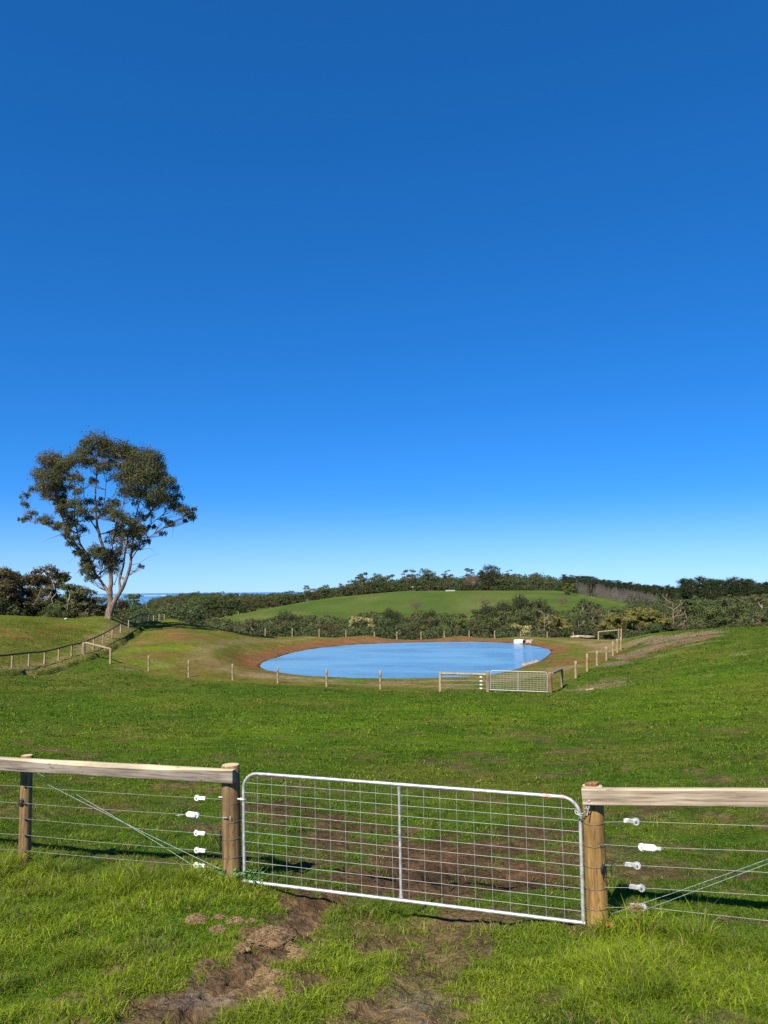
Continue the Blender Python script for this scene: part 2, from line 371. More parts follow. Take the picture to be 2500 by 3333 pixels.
def groundcol(X, Y):
    n = len(X); C = np.tile(np.array(GREEN), (n, 1)); soil = np.zeros(n)
    def mix(c, m): C[:] = C*(1-m[:, None])+np.array(c)*m[:, None]
    big = fbm(X*0.06, Y*0.06, 11, 4)
    mix(LUSH, sstep(0.45, 0.7, big)*0.6)
    mix(OLIVE, sstep(0.5, 0.3, fbm(X*0.11+7, Y*0.11, 12, 4))*0.35)
    mix(LUSH, sstep(9, 6, Y)*0.6)
    sp = sstep(0.56, 0.70, fbm(X*1.1+3, Y*1.1, 13, 5))*sstep(40, 16, Y)*0.75; mix(SOIL, sp); soil = np.maximum(soil, sp*0.9)
    mix(OLIVE, sstep(0.50, 0.68, fbm(X*0.45+9, Y*0.45, 14, 5))*0.45)
    mix((0.036, 0.084, 0.008), sstep(0.50, 0.66, fbm(X*0.8+19, Y*0.8, 15, 5))*0.55)
    # left paddock beyond the curved fence: browner pasture
    m = (X < -14) & (Y > 46) & (Y < 200)
    s = np.zeros(n)
    if m.any():
        sd = linesd(X[m], Y[m], SCARP) + (fbm(X[m]*0.8, Y[m]*0.8, 31, 3)-0.5)*0.9
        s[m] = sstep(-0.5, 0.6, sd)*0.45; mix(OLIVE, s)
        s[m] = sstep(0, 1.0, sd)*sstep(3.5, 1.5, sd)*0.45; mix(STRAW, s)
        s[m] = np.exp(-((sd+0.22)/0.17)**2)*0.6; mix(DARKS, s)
    e = np.zeros(n); m = (np.abs(X) < 60) & (Y > 40) & (Y < 135)
    if m.any():
        x, y = X[m], Y[m]
        ed = polysd(x, y, ENC)+(fbm(x*0.35, y*0.35, 41, 4)-0.5)*4
        e[m] = sstep(1.0, -1.2, ed)
        mix(OLIVE, e*0.9)
        e2 = np.zeros(n); e2[m] = e[m]*sstep(0.45, 0.7, fbm(x*0.3, y*0.3, 42, 4)); mix(GREEN, e2*0.7)
        e2[m] = e[m]*sstep(0.5, 0.75, fbm(x*0.25+30, y*0.25, 43, 4)); mix(RED, e2*0.30)
        e2[m] = e[m]*sstep(0.52, 0.66, fbm(x*0.9+30, y*0.9, 44, 4)); mix(TAN, e2*0.25)
    for (cx, cy, rx, ry, col, st, rough, fr) in PATCH:
        R2 = max(rx, ry)*2.2
        m = (np.abs(X-cx) < rx*2.2) & (np.abs(Y-cy) < ry*2.2)
        if not m.any(): continue
        x, y = X[m], Y[m]
        q = np.hypot((x-cx)/rx, (y-cy)/ry) + (fbm(x*fr*1.3+cx, y*fr*1.3+cy, 51, 4)-0.5)*2*rough
        k = np.zeros(n); k[m] = sstep(1.15, 0.55, q)*st; mix(col, k)
        if col in (SOIL, DARKS, GREY, MUD) and cy < 25: soil = np.maximum(soil, k)
    # pond bank
    m = (np.abs(X) < 45) & (Y > 45) & (Y < 125)
    if m.any():
        x, y = X[m], Y[m]
        sd = polysd(x, y, POND)+(fbm(x*0.5, y*0.5, 61, 3)-0.5)*1.0
        back = np.clip(sstep(76, 90, y)+sstep(-8, -13, x), 0, 1)
        k = np.zeros(n); k[m] = sstep(4.2-1.8*sstep(12, 17, x), 2.6-1.4*sstep(12, 17, x), sd)*back; leftb = np.zeros(n); leftb[m] = sstep(-9, -13, x)*sstep(1.8, 2.6, sd); mix(RED, k*0.92*(1-0.8*leftb))
        k[m] = sstep(1.3, 0.5, sd)*(1-back); mix((0.13, 0.085, 0.05), k*0.8)
        k[m] = back*sstep(4.0, 5.0, sd)*sstep(7.0, 5.5, sd); mix(TAN, k*0.4)
        k[m] = sstep(0.35, 0.1, sd); mix((0.07, 0.04, 0.025), k*0.8)
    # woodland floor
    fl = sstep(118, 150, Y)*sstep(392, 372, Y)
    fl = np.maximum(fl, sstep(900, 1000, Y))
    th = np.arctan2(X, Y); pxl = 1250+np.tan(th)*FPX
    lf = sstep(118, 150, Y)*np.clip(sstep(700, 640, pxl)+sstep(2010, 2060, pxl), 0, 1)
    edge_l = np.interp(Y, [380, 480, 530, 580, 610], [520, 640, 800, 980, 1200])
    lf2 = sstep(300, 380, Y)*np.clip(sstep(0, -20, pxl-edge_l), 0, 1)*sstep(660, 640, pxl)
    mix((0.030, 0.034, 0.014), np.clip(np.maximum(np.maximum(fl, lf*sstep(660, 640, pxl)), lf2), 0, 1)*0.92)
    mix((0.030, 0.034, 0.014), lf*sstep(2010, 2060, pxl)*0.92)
    # hill pasture, slightly flatter green
    hf = sstep(370, 390, Y)*sstep(900, 800, Y)*sstep(0, 20, pxl-edge_l)*sstep(2080, 2040, pxl)
    mix((0.072, 0.104, 0.026), hf*0.95)
    mix((0.105, 0.120, 0.040), hf*0.75*sstep(0.45, 0.65, fbm(X*0.02, Y*0.012, 71, 5)))
    mix((0.045, 0.085, 0.020), hf*0.6*sstep(0.5, 0.65, fbm(X*0.035+9, Y*0.02, 72, 5)))
    mix((0.17, 0.15, 0.08), hf*0.6*np.exp(-((Y-np.interp(pxl, [700, 889, 1082, 1300, 1827, 1933, 2058], [500, 556, 594, 608, 594, 534, 466]))/5)**2))
    return C, soil
def gridcoords():
    d1 = np.linspace(-0.60, 0.60, 780)
    o = np.concatenate([np.linspace(-1.9, -0.61, 40), d1, np.linspace(0.61, 1.9, 40)])
    r1 = np.concatenate([np.exp(np.arange(math.log(0.9), math.log(3.6), 0.02)), np.exp(np.arange(math.log(3.6), math.log(13), 0.0030)), np.exp(np.arange(math.log(13), math.log(48), 0.0078))]); r2 = np.arange(48, 112, 0.27)
    r3 = np.exp(np.linspace(math.log(112), math.log(9500), 150))
    return o, np.concatenate([r1, r2, r3])
TH, RR = gridcoords()
gx = (np.sin(TH)[None, :]*RR[:, None]).ravel(); gy = (np.cos(TH)[None, :]*RR[:, None]).ravel()
gz = terrain(gx, gy)
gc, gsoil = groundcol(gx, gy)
nearm = sstep(26, 16, gy)
clod = (fbm(gx*5, gy*5, 81, 4)-0.5)+0.35*np.abs(fbm(gx*9, gy*9, 85, 3)-0.5)
gz = gz + nearm*(gsoil*(clod*0.14-0.012-0.030*sstep(0.60, 0.74, vnoise(gx*6.5, gy*6.5, 84))) + (fbm(gx*2.2, gy*2.2, 82, 3)-0.5)*0.05 + (fbm(gx*12, gy*12, 83, 3)-0.5)*0.02)
nr, nc = len(RR), len(TH)
ii = (np.arange(nr-1)[:, None]*nc+np.arange(nc-1)[None, :]).ravel()
GF = np.stack([ii, ii+1, ii+nc+1, ii+nc], 1)
GZ = gz.reshape(nr, nc); GS = gsoil.reshape(nr, nc); GCc = gc.reshape(nr, nc, 3)
def gsample(X, Y, A):
    th = np.arctan2(X, Y); r = np.hypot(X, Y)
    i = np.clip(np.interp(r, RR, np.arange(nr)), 0, nr-1.001); j = np.clip(np.interp(th, TH, np.arange(nc)), 0, nc-1.001)
    i0 = i.astype(int); j0 = j.astype(int); fi = i-i0; fj = j-j0
    if A.ndim == 3: fi = fi[:, None]; fj = fj[:, None]
    return (A[i0, j0]*(1-fj)+A[i0, j0+1]*fj)*(1-fi)+(A[i0+1, j0]*(1-fj)+A[i0+1, j0+1]*fj)*fi
def HZ(x, y): return float(gsample(np.array([x]), np.array([y]), GZ)[0])

# ------------------------------------------------------------------ materials
def newmat(name, rough=0.8, spec=0.3, metal=0.0, color=(0.5, 0.5, 0.5)):
    m = bpy.data.materials.new(name); m.use_nodes = True; t = m.node_tree
    b = t.nodes['Principled BSDF']; b.inputs['Roughness'].default_value = rough
    b.inputs['Metallic'].default_value = metal; b.inputs['Specular IOR Level'].default_value = spec
    b.inputs['Base Color'].default_value = (*color, 1)
    return m, t, b
def noise(t, scale, detail=4, vec=None, rough=0.55, sc=None):
    n = t.nodes.new('ShaderNodeTexNoise'); n.inputs['Scale'].default_value = scale; n.inputs['Detail'].default_value = detail
    n.inputs['Roughness'].default_value = rough
    if vec is None:
        c = t.nodes.new('ShaderNodeTexCoord'); vec = c.outputs['Object']
    if sc:
        mp = t.nodes.new('ShaderNodeMapping'); mp.inputs['Scale'].default_value = sc; t.links.new(vec, mp.inputs[0]); vec = mp.outputs[0]
    t.links.new(vec, n.inputs['Vector']); return n
def ramp(t, src, stops):
    r = t.nodes.new('ShaderNodeValToRGB'); e = r.color_ramp.elements
    while len(e) < len(stops): e.new(0.5)
    for k, (p, c) in zip(e, stops): k.position = p; k.color = (*c, 1)
    t.links.new(src, r.inputs[0]); return r.outputs[0]
def mixrgb(t, typ, f, a, b):
    m = t.nodes.new('ShaderNodeMixRGB'); m.blend_type = typ
    for i, v in enumerate((f, a, b)):
        if isinstance(v, (int, float)): m.inputs[i].default_value = v
        elif isinstance(v, tuple): m.inputs[i].default_value = (*v, 1)
        else: t.links.new(v, m.inputs[i])
    return m.outputs[0]
def bump(t, b, h, st, dist):
    n = t.nodes.new('ShaderNodeBump'); n.inputs['Strength'].default_value = st; n.inputs['Distance'].default_value = dist
    t.links.new(h, n.inputs['Height']); t.links.new(n.outputs[0], b.inputs['Normal']); return n
def attr(t, name):
    a = t.nodes.new('ShaderNodeAttribute'); a.attribute_name = name; return a.outputs['Color']

mG, t, b = newmat('ground_turf', 1.0, 0.0)
c = attr(t, 'albedo')
n1 = noise(t, 3.5, 6, rough=0.7); n2 = noise(t, 0.45, 5, rough=0.65); n3 = noise(t, 22, 4, rough=0.7)
v = ramp(t, n1.outputs[0], [(0.28, (0.50, 0.50, 0.50)), (0.5, (1, 1, 1)), (0.72, (1.55, 1.5, 1.4))])
v2 = ramp(t, n2.outputs[0], [(0.3, (0.72, 0.78, 0.72)), (0.5, (1, 1, 1)), (0.7, (1.25, 1.18, 1.15))])
v3 = ramp(t, n3.outputs[0], [(0.3, (0.62, 0.62, 0.62)), (0.7, (1.35, 1.35, 1.3))])
c = mixrgb(t, 'MULTIPLY', 1.0, c, v); c = mixrgb(t, 'MULTIPLY', 1.0, c, v2); c = mixrgb(t, 'MULTIPLY', 1.0, c, v3)
t.links.new(c, b.inputs['Base Color'])
hh = mixrgb(t, 'ADD', 0.6, n1.outputs[0], n3.outputs[0])
bump(t, b, hh, 0.9, 0.10)
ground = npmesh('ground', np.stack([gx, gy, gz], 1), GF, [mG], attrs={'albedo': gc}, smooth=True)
tag(ground, kind='structure')

def leafmat(name, trans=0.3, rough=0.55, spec=0.3, tint=(1.5, 1.5, 0.7)):
    m, t, b = newmat(name, rough, spec)
    a = attr(t, 'tint'); t.links.new(a, b.inputs['Base Color'])
    tr = t.nodes.new('ShaderNodeBsdfTranslucent')
    t.links.new(mixrgb(t, 'MULTIPLY', 1.0, a, tint), tr.inputs[0])
    mx = t.nodes.new('ShaderNodeMixShader'); mx.inputs[0].default_value = trans
    t.links.new(b.outputs[0], mx.inputs[1]); t.links.new(tr.outputs[0], mx.inputs[2])
    t.links.new(mx.outputs[0], t.nodes['Material Output'].inputs[0]); return m
mGrass = leafmat('grass_blades', 0.42, 0.55, 0.14)
mLeaf = leafmat('foliage', 0.22, 0.6, 0.12)

# pond water
mW, t, b = newmat('pond_surface', 0.10, 0.5, color=(0.10, 0.25, 0.42))
b.inputs['IOR'].default_value = 1.33
n1 = noise(t, 0.9, 4, sc=(1, 2.4, 1)); n2 = noise(t, 0.08, 3, sc=(1, 2.2, 1))
t.links.new(ramp(t, n2.outputs[0], [(0.4, (0.09, 0.215, 0.32)), (0.6, (0.13, 0.27, 0.38))]), b.inputs['Base Color'])
rr = mrange(n2.outputs[0], 0.42, 0.58, 0.12, 0.32, t); t.links.new(rr, b.inputs['Roughness'])
bump(t, b, n1.outputs[0], 0.5, 0.16)
cen = POND.mean(0); PO = POND + (POND-cen)/np.linalg.norm(POND-cen, axis=1)[:, None]*1.2
V = [(cen[0], cen[1], POND_Z)]+[(x, y, POND_Z) for x, y in PO]; n = len(PO)
pw = npmesh('pond_water', V, np.array([(0, 1+i, 1+(i+1) % n) for i in range(n)]), [mW]); tag(pw, kind='structure')
# sea and the far low shore
mS, t, b = newmat('sea_surface', 0.6, 0.15, color=(0.035, 0.135, 0.33))
n1 = noise(t, 0.0004, 3, sc=(0.3, 1.5, 1)); t.links.new(ramp(t, n1.outputs[0], [(0.4, (0.065, 0.19, 0.37)), (0.6, (0.09, 0.25, 0.44))]), b.inputs['Base Color'])
SEA = -100
pts = [(-200000, 3500, SEA), (200000, 3500, SEA), (330000, 330000, SEA), (-330000, 330000, SEA)]
tag(npmesh('sea', pts, np.array([(0, 1, 2, 3)]), [mS]), kind='structure')
mSand, t, b = newmat('sand', 0.9, 0.1); n1 = noise(t, 0.003, 5)
t.links.new(ramp(t, n1.outputs[0], [(0.42, (0.18, 0.26, 0.33)), (0.62, (0.50, 0.51, 0.50))]), b.inputs['Base Color'])
m = MB(); V = []; Q = []
for i in range(61):
    x = -16000+i*420; wv = 350+300*random.random(); y = 27000+600*math.sin(i*0.3)
    h = 14+16*random.random() if 1 < i < 59 else 1
    V += [(x, y-wv, SEA-2), (x, y-wv*0.3, SEA+h), (x, y+wv*0.3, SEA+h*0.8), (x, y+wv, SEA-2)]
    if i: a = (i-1)*4; Q += [(a, a+4, a+5, a+1), (a+1, a+5, a+6, a+2), (a+2, a+6, a+7, a+3)]
m.add(V, Q); tag(m.build('far_shore', mSand, smooth=True), kind='structure')

# ------------------------------------------------------------------ grass
def in_water_or_post(X, Y): return np.zeros(len(X), bool)
def blades(X, Y, hgt, wid, lean, cols, zoff=-0.008):
    n = len(X); Z = gsample(X, Y, GZ)+zoff
    a = RNG.uniform(0, 2*np.pi, n); f = RNG.uniform(0, 2*np.pi, n)
    wx, wy = np.cos(f)*wid/2, np.sin(f)*wid/2
    lx, ly = np.cos(a)*lean*hgt, np.sin(a)*lean*hgt
    V = np.empty((n, 5, 3), np.float32)
    V[:, 0] = np.stack([X-wx, Y-wy, Z], 1); V[:, 1] = np.stack([X+wx, Y+wy, Z], 1)
    mx, my, mz = X+lx*0.35, Y+ly*0.35, Z+hgt*0.58
    V[:, 2] = np.stack([mx-wx*0.8, my-wy*0.8, mz], 1); V[:, 3] = np.stack([mx+wx*0.8, my+wy*0.8, mz], 1)
    V[:, 4] = np.stack([X+lx, Y+ly, Z+hgt*(1-0.25*np.minimum(lean, 1.5))], 1)
    i = np.arange(n)*5
    q = np.stack([i, i+1, i+3, i+2], 1); tr = np.stack([i+2, i+3, i+4], 1)
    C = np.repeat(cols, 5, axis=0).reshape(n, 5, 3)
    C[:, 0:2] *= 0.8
    return V.reshape(-1, 3), q, tr, C.reshape(-1, 3)
parts = []
def band(y0, y1, dens, hmul, wid, tuft=1.0):
    area = (y1*y1-y0*y0)*0.60
    n = int(area*dens)
    Y = np.sqrt(RNG.uniform(y0*y0, y1*y1, n)); X = Y*RNG.uniform(-0.60, 0.60, n)
    s = gsample(X, Y, GS); cl = fbm(X*1.7, Y*1.7, 91, 3); fine = fbm(X*6, Y*6, 92, 2)
    keep = RNG.uniform(0, 1, n) < np.clip(1.12-s*1.22, 0.015, 1)*np.clip(0.35+1.5*fine*tuft, 0.15, 1)
    X, Y, s, cl, fine = X[keep], Y[keep], s[keep], cl[keep], fine[keep]; n = len(X)
    line = 7.65-0.337*X     # fence line
    front = sstep(0.25, -0.1, Y-line); near = np.exp(-((Y-line+0.25)/0.35)**2)
    gateway = ((X > -1.4) & (X < 1.8))
    left = sstep(-0.8, -2.2, X)*front; rightg = sstep(1.0, 2.0, X)*front
    h = 0.034+0.026*cl+front*0.010+left*0.030*sstep(.3,.7,cl)+rightg*0.022+near*np.where(gateway, 0.02, 0.055)
    tuf = fbm(X*3.3, Y*3.3, 94, 2); h = h*hmul*RNG.uniform(0.45, 1.35, n)*(0.7+0.6*fine)*(1-0.45*s)*(0.72+1.1*sstep(0.52, 0.74, tuf))
    if y0 > 40:
        ee = sstep(0.5, -0.5, polysd(X, Y, ENC)); wv_ = polysd(X, Y, POND) > 0.6; kp = (RNG.uniform(0, 1, n) > ee*0.55) & wv_; X, Y, s, cl, fine, h, ee, front = [q[kp] for q in (X, Y, s, cl, fine, h, ee, front)]; n = len(X); h = h*(1-0.55*ee)
    lean = RNG.uniform(0.2, 1.7, n)
    base = gsample(X, Y, GCc)
    base = base*(1-s[:, None]*0.8)+np.array(GREEN)*s[:, None]*0.8
    k = RNG.uniform(0, 1, n)[:, None]
    g1 = np.array((0.138, 0.222, 0.010)); g2 = np.array((0.46, 0.52, 0.026)); g3 = np.array((0.058, 0.106, 0.010))
    mixl = np.clip(sstep(0.35, 0.7, cl)*(0.40+0.60*front)+0.45*front, 0, 1)[:, None]
    if y0 > 40: base = base*1.05; cl = cl
    wb = 0.45 if y0 < 40 else 0.85
    col = base*wb+(1-wb)*((g3*(1-k)+g1*k)*(1-mixl)+(g1*(1-k)+g2*k)*mixl)
    yl = sstep(0.5, 0.8, fbm(X*0.8, Y*0.8, 93, 3))[:, None]*front[:, None]
    col = col*(1-yl*0.5)+np.array((0.17, 0.24, 0.02))*yl*0.5
    dry = (RNG.uniform(0, 1, n) < (0.07+0.14*s)*sstep(26, 9, Y)+0.006)[:, None]
    col = np.where(dry, np.array((0.27, 0.21, 0.10)), col)*RNG.uniform(0.62, 1.38, n)[:, None]
    parts.append(blades(X, Y, h, wid*RNG.uniform(0.6, 1.3, n), lean, col))
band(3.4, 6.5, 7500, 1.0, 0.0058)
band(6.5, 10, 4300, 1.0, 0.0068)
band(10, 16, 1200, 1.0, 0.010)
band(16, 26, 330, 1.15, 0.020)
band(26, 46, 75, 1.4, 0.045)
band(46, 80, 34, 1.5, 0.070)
# tufts along the scarp
sx = []; sy = []
for i in range(len(SCARP)-1):
    for _ in range(110):
        tt = random.random(); p = SCARP[i]*(1-tt)+SCARP[i+1]*tt; a = random.gauss(0.35, 0.5)
        e = SCARP[i+1]-SCARP[i]; e = e/np.linalg.norm(e); sx.append(p[0]-e[1]*a); sy.append(p[1]+e[0]*a)
sx = np.array(sx); sy = np.array(sy); ns = len(sx)
kk2 = RNG.uniform(0, 1, ns)[:, None]
parts.append(blades(sx, sy, RNG.uniform(0.04, 0.15, ns), np.full(ns, 0.045), RNG.uniform(0.3, 1.2, ns), np.array((0.08, 0.10, 0.03))*(1-kk2)+np.array((0.26, 0.22, 0.10))*kk2))
off = 0; VV = []; QQ = []; TT = []; CC = []
for V, q, tr, C in parts:
    VV.append(V); QQ.append(q+off); TT.append(tr+off); CC.append(C); off += len(V)
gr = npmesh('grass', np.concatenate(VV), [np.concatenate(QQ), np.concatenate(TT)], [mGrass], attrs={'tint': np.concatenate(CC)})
tag(gr, 'short green pasture grass growing over the whole paddock', 'grass', kind='stuff')
print('blades', off//5)
# ------------------------------------------------------------------ object materials
def roundwood(name, a, b_, dark, ringax=False):
    m, t, b = newmat(name, 0.75, 0.25)
    n1 = noise(t, 1, 6, sc=(38, 38, 2.2), rough=0.65); n2 = noise(t, 3.0, 4, sc=(1, 1, 0.6)); n3 = noise(t, 60, 3, sc=(1, 1, 0.15))
    c = ramp(t, n1.outputs[0], [(0.30, dark), (0.46, a), (0.66, b_)])
    c = mixrgb(t, 'MULTIPLY', 0.9, c, ramp(t, n2.outputs[0], [(0.3, (0.62, 0.60, 0.55)), (0.6, (1.1, 1.08, 1.0))]))
    c = mixrgb(t, 'MULTIPLY', 0.8, c, ramp(t, n3.outputs[0], [(0.28, (0.25, 0.2, 0.16)), (0.4, (1, 1, 1))]))
    t.links.new(c, b.inputs['Base Color']); bump(t, b, n1.outputs[0], 0.5, 0.01); return m
mPost = roundwood('treated_pine', (0.165, 0.105, 0.048), (0.26, 0.180, 0.092), (0.075, 0.048, 0.024))
mPostG = roundwood('treated_pine_golden', (0.25, 0.150, 0.050), (0.35, 0.225, 0.088), (0.13, 0.075, 0.028))
mPostPale = roundwood('weathered_pine', (0.27, 0.21, 0.12), (0.42, 0.34, 0.21), (0.14, 0.11, 0.07))
mGreyPost = roundwood('grey_post', (0.20, 0.155, 0.11), (0.30, 0.25, 0.19), (0.10, 0.08, 0.06))
mDarkRail = roundwood('dark_rail', (0.035, 0.030, 0.024), (0.08, 0.07, 0.055), (0.02, 0.017, 0.014))
mEnd, t, b = newmat('cut_end', 0.85, 0.2)
tcx = t.nodes.new('ShaderNodeTexCoord'); wv = t.nodes.new('ShaderNodeTexWave'); wv.wave_type = 'RINGS'; wv.rings_direction = 'Z'
wv.inputs['Scale'].default_value = 14; wv.inputs['Distortion'].default_value = 2.5; wv.inputs['Detail'].default_value = 3
t.links.new(tcx.outputs['Object'], wv.inputs[0])
t.links.new(ramp(t, wv.outputs[0], [(0.1, (0.36, 0.28, 0.15)), (0.8, (0.58, 0.48, 0.29))]), b.inputs['Base Color'])
def plank(name, a, b_, dark, axis):
    m, t, b = newmat(name, 0.8, 0.2)
    n1 = noise(t, 1, 7, sc=(2.2, 45, 45), rough=0.6); n2 = noise(t, 2.2, 5, sc=(1, 2, 2.5)); n3 = noise(t, 1, 4, sc=(5, 14, 14))
    c = ramp(t, n1.outputs[0], [(0.30, dark), (0.47, a), (0.65, b_)])
    c = mixrgb(t, 'MULTIPLY', 0.9, c, ramp(t, n2.outputs[0], [(0.3, (0.66, 0.63, 0.60)), (0.62, (1.12, 1.1, 1.05))]))
    c = mixrgb(t, 'MULTIPLY', 0.9, c, ramp(t, n3.outputs[0], [(0.25, (0.35, 0.22, 0.16)), (0.36, (1, 1, 1))]))
    t.links.new(c, b.inputs['Base Color']); bump(t, b, n1.outputs[0], 0.5, 0.008); return m
mPlank = plank('grey_plank', (0.175, 0.150, 0.125), (0.26, 0.23, 0.195), (0.065, 0.050, 0.040), 0)
mPlank2 = plank('pale_plank', (0.29, 0.235, 0.175), (0.41, 0.345, 0.265), (0.13, 0.10, 0.07), 0)
mPlankTop = plank('pale_plank_top', (0.37, 0.32, 0.22), (0.50, 0.44, 0.32), (0.42, 0.32, 0.18), 0)
def metal(name, c1, c2, rough, met):
    m, t, b = newmat(name, rough, 0.5, met)
    n1 = noise(t, 18, 5); t.links.new(ramp(t, n1.outputs[0], [(0.35, c1), (0.65, c2)]), b.inputs['Base Color'])
    t.links.new(mrange(n1.outputs[0], 0.3, 0.7, rough-0.08, rough+0.15, t), b.inputs['Roughness']); return m
mGalv = metal('galvanised_steel', (0.34, 0.35, 0.35), (0.52, 0.52, 0.51), 0.5, 0.5)
mWire = metal('galvanised_wire', (0.32, 0.33, 0.31), (0.48, 0.49, 0.46), 0.5, 0.3)
mBlueWire = metal('twisted_wire', (0.20, 0.29, 0.30), (0.36, 0.45, 0.45), 0.4, 0.3)
mStaple = metal('dull_wire', (0.10, 0.095, 0.085), (0.20, 0.18, 0.16), 0.5, 0.4)
mPlast, t, b = newmat('white_plastic', 0.4, 0.5, color=(0.80, 0.80, 0.79))
n1 = noise(t, 60, 3); t.links.new(ramp(t, n1.outputs[0], [(0.35, (0.62, 0.63, 0.64)), (0.6, (0.84, 0.84, 0.83))]), b.inputs['Base Color'])
mGreyMet = metal('cast_tensioner', (0.36, 0.37, 0.39), (0.66, 0.67, 0.68), 0.4, 0.4)
mRubShade, t, b = newmat('black_cable_and_pipe_shade', 0.5, 0.4, color=(0.015, 0.014, 0.014))  # black rubber; also painted inside the culvert as its shade
n1 = noise(t, 40, 3); t.links.new(ramp(t, n1.outputs[0], [(0.3, (0.010, 0.010, 0.010)), (0.7, (0.03, 0.028, 0.026))]), b.inputs['Base Color'])
mRedT, t, b = newmat('red_tape', 0.6, 0.3); n1 = noise(t, 90, 3)
t.links.new(ramp(t, n1.outputs[0], [(0.45, (0.62, 0.10, 0.09)), (0.6, (0.75, 0.55, 0.52))]), b.inputs['Base Color'])
mRust, t, b = newmat('bark', 0.9, 0.1); n1 = noise(t, 50, 5)
t.links.new(ramp(t, n1.outputs[0], [(0.35, (0.12, 0.055, 0.030)), (0.65, (0.26, 0.14, 0.08))]), b.inputs['Base Color'])

def tpoint(base, top, s): return base.lerp(top, s)
def post(base, top, r, mats, name='post', parent=None, sides=20, sink=0.35, origin=None, chamfer=True, taper=0.96):
    d = (top-base).normalized(); m = MB(); rnd = random.Random(int(base.x*97+base.y*31))
    L = (top-base).length
    pts = [base-d*sink, base]+[base+d*L*k for k in (0.2, 0.4, 0.6, 0.8)]+[top-d*0.006, top]
    rad = [r, r]+[r*(1-(1-taper)*k)*(1+rnd.uniform(-0.015, 0.015)) for k in (0.2, 0.4, 0.6, 0.8)]+[r*taper, r*taper-0.006]
    m.tube(pts, rad, sides, m=0, capm=1, jit=0.012, rnd=rnd)
    org = origin if origin is not None else base
    o = m.build(name, mats, parent, smooth=False, origin=org)
    if parent is None: o.location = org
    f = o.data; sm = [p.material_index == 0 for p in f.polygons]; f.polygons.foreach_set('use_smooth', sm)
    return o
def child(m, name, mat, root, smooth=False):
    o = m.build(name, mat, root, smooth=smooth, origin=root.location); return o
def ring(m, c, ax, r, wr, sides=6, seg=24, sag=0.0, ph=0.0):
    ax = ax.normalized(); x = ax.cross(Vector((0, 1, 0.01))).normalized(); y = ax.cross(x)
    pts = [c+x*(math.cos(2*math.pi*k/seg)*r)+y*(math.sin(2*math.pi*k/seg)*r)+ax*(sag*math.cos(2*math.pi*k/seg+ph)) for k in range(seg+1)]
    m.tube(pts, wr, sides, cap=False)

# near fence line
PLb, PLt = P(79, 2822, 9.07), P(88, 2458, 9.07)
P1b, P1t = P(756, 2864, 8.2), P(750, 2489, 8.2)
P2b, P2t = P(1947, 3012, 7.0), P(1928, 2557, 7.0)
fdir = Vector((P2b.x-P1b.x, P2b.y-P1b.y, 0)).normalized()     # along the fence to the right
fn = Vector((fdir.y, -fdir.x, 0))                              # towards the viewer
def line(root, name, pts, r, mat, sides=5):
    m = MB(); m.tube(pts, r, sides); return child(m, name, mat, root, True)
def sagpath(a, b, sag=0.0, n=8):
    return [a.lerp(b, k/n)+Vector((0, 0, -sag*4*(k/n)*(1-k/n))) for k in range(n+1)]
def beam(pA, pB, hA, hB, depth, name, mats, root, topbevel=0.0, seed=3, n=36):
    """plank from pA to pB (centres), half heights hA hB, depth towards fn; local x along the plank"""
    rnd = random.Random(seed); d = (pB-pA); L = d.length; d.normalize(); up = Vector((0, 0, 1)); up = (up-d*up.dot(d)).normalized(); nn = d.cross(up)
    if nn.dot(fn) < 0: nn = -nn
    V = []; Q = []; M = []; wob = 0
    for i in range(n+1):
        s = i/n; h = hA*(1-s)+hB*s; wob += rnd.uniform(-0.0016, 0.0016); wob *= 0.94
        c = (L*s, 0, wob)
        tb = topbevel*(0.5+0.5*math.sin(s*9+1))*min(1, 8*s, 8*(1-s)) if topbevel else 0.004
        e = 0.003+rnd.uniform(0, 0.0035)
        # section: front-bottom, front-top, top-front, top-back, back-top, back-bottom
        sec = [(depth/2-e, -h), (depth/2, -h+e), (depth/2, h-e-tb), (depth/2-e-tb*1.1, h), (-depth/2+e, h), (-depth/2, h-e), (-depth/2, -h+e), (-depth/2+e, -h)]
        for yy, zz in sec: V.append((c[0], yy, c[2]+zz+rnd.uniform(-0.0008, 0.0008)))
    k8 = 8
    for i in range(n):
        for k in range(k8):
            a = i*k8+k; b_ = i*k8+(k+1) % k8
            Q.append((a, a+k8, b_+k8, b_)); M.append(1 if k in (2, 3) else 0)
    me = MB(); me.v = V; me.q = [list(q) for q in Q]; me.qm = M; me.n = len(V)
    for e, rev in ((0, False), (n, True)):
        ids = [e*k8+k for k in range(k8)]; c0 = me.n; me.v.append(tuple(sum((Vector(V[i]) for i in ids), Vector())/8)); me.n += 1
        for k in range(k8):
            tr = (ids[k], ids[(k+1) % k8], c0); me.t.append(tr if not rev else tr[::-1]); me.tm.append(0)
    o = me.build(name, mats, root)
    M4 = Matrix(((d.x, nn.x, up.x, 0), (d.y, nn.y, up.y, 0), (d.z, nn.z, up.z, 0), (0, 0, 0, 1)))
    o.matrix_local = Matrix.Translation(pA-root.location) @ M4
    return o
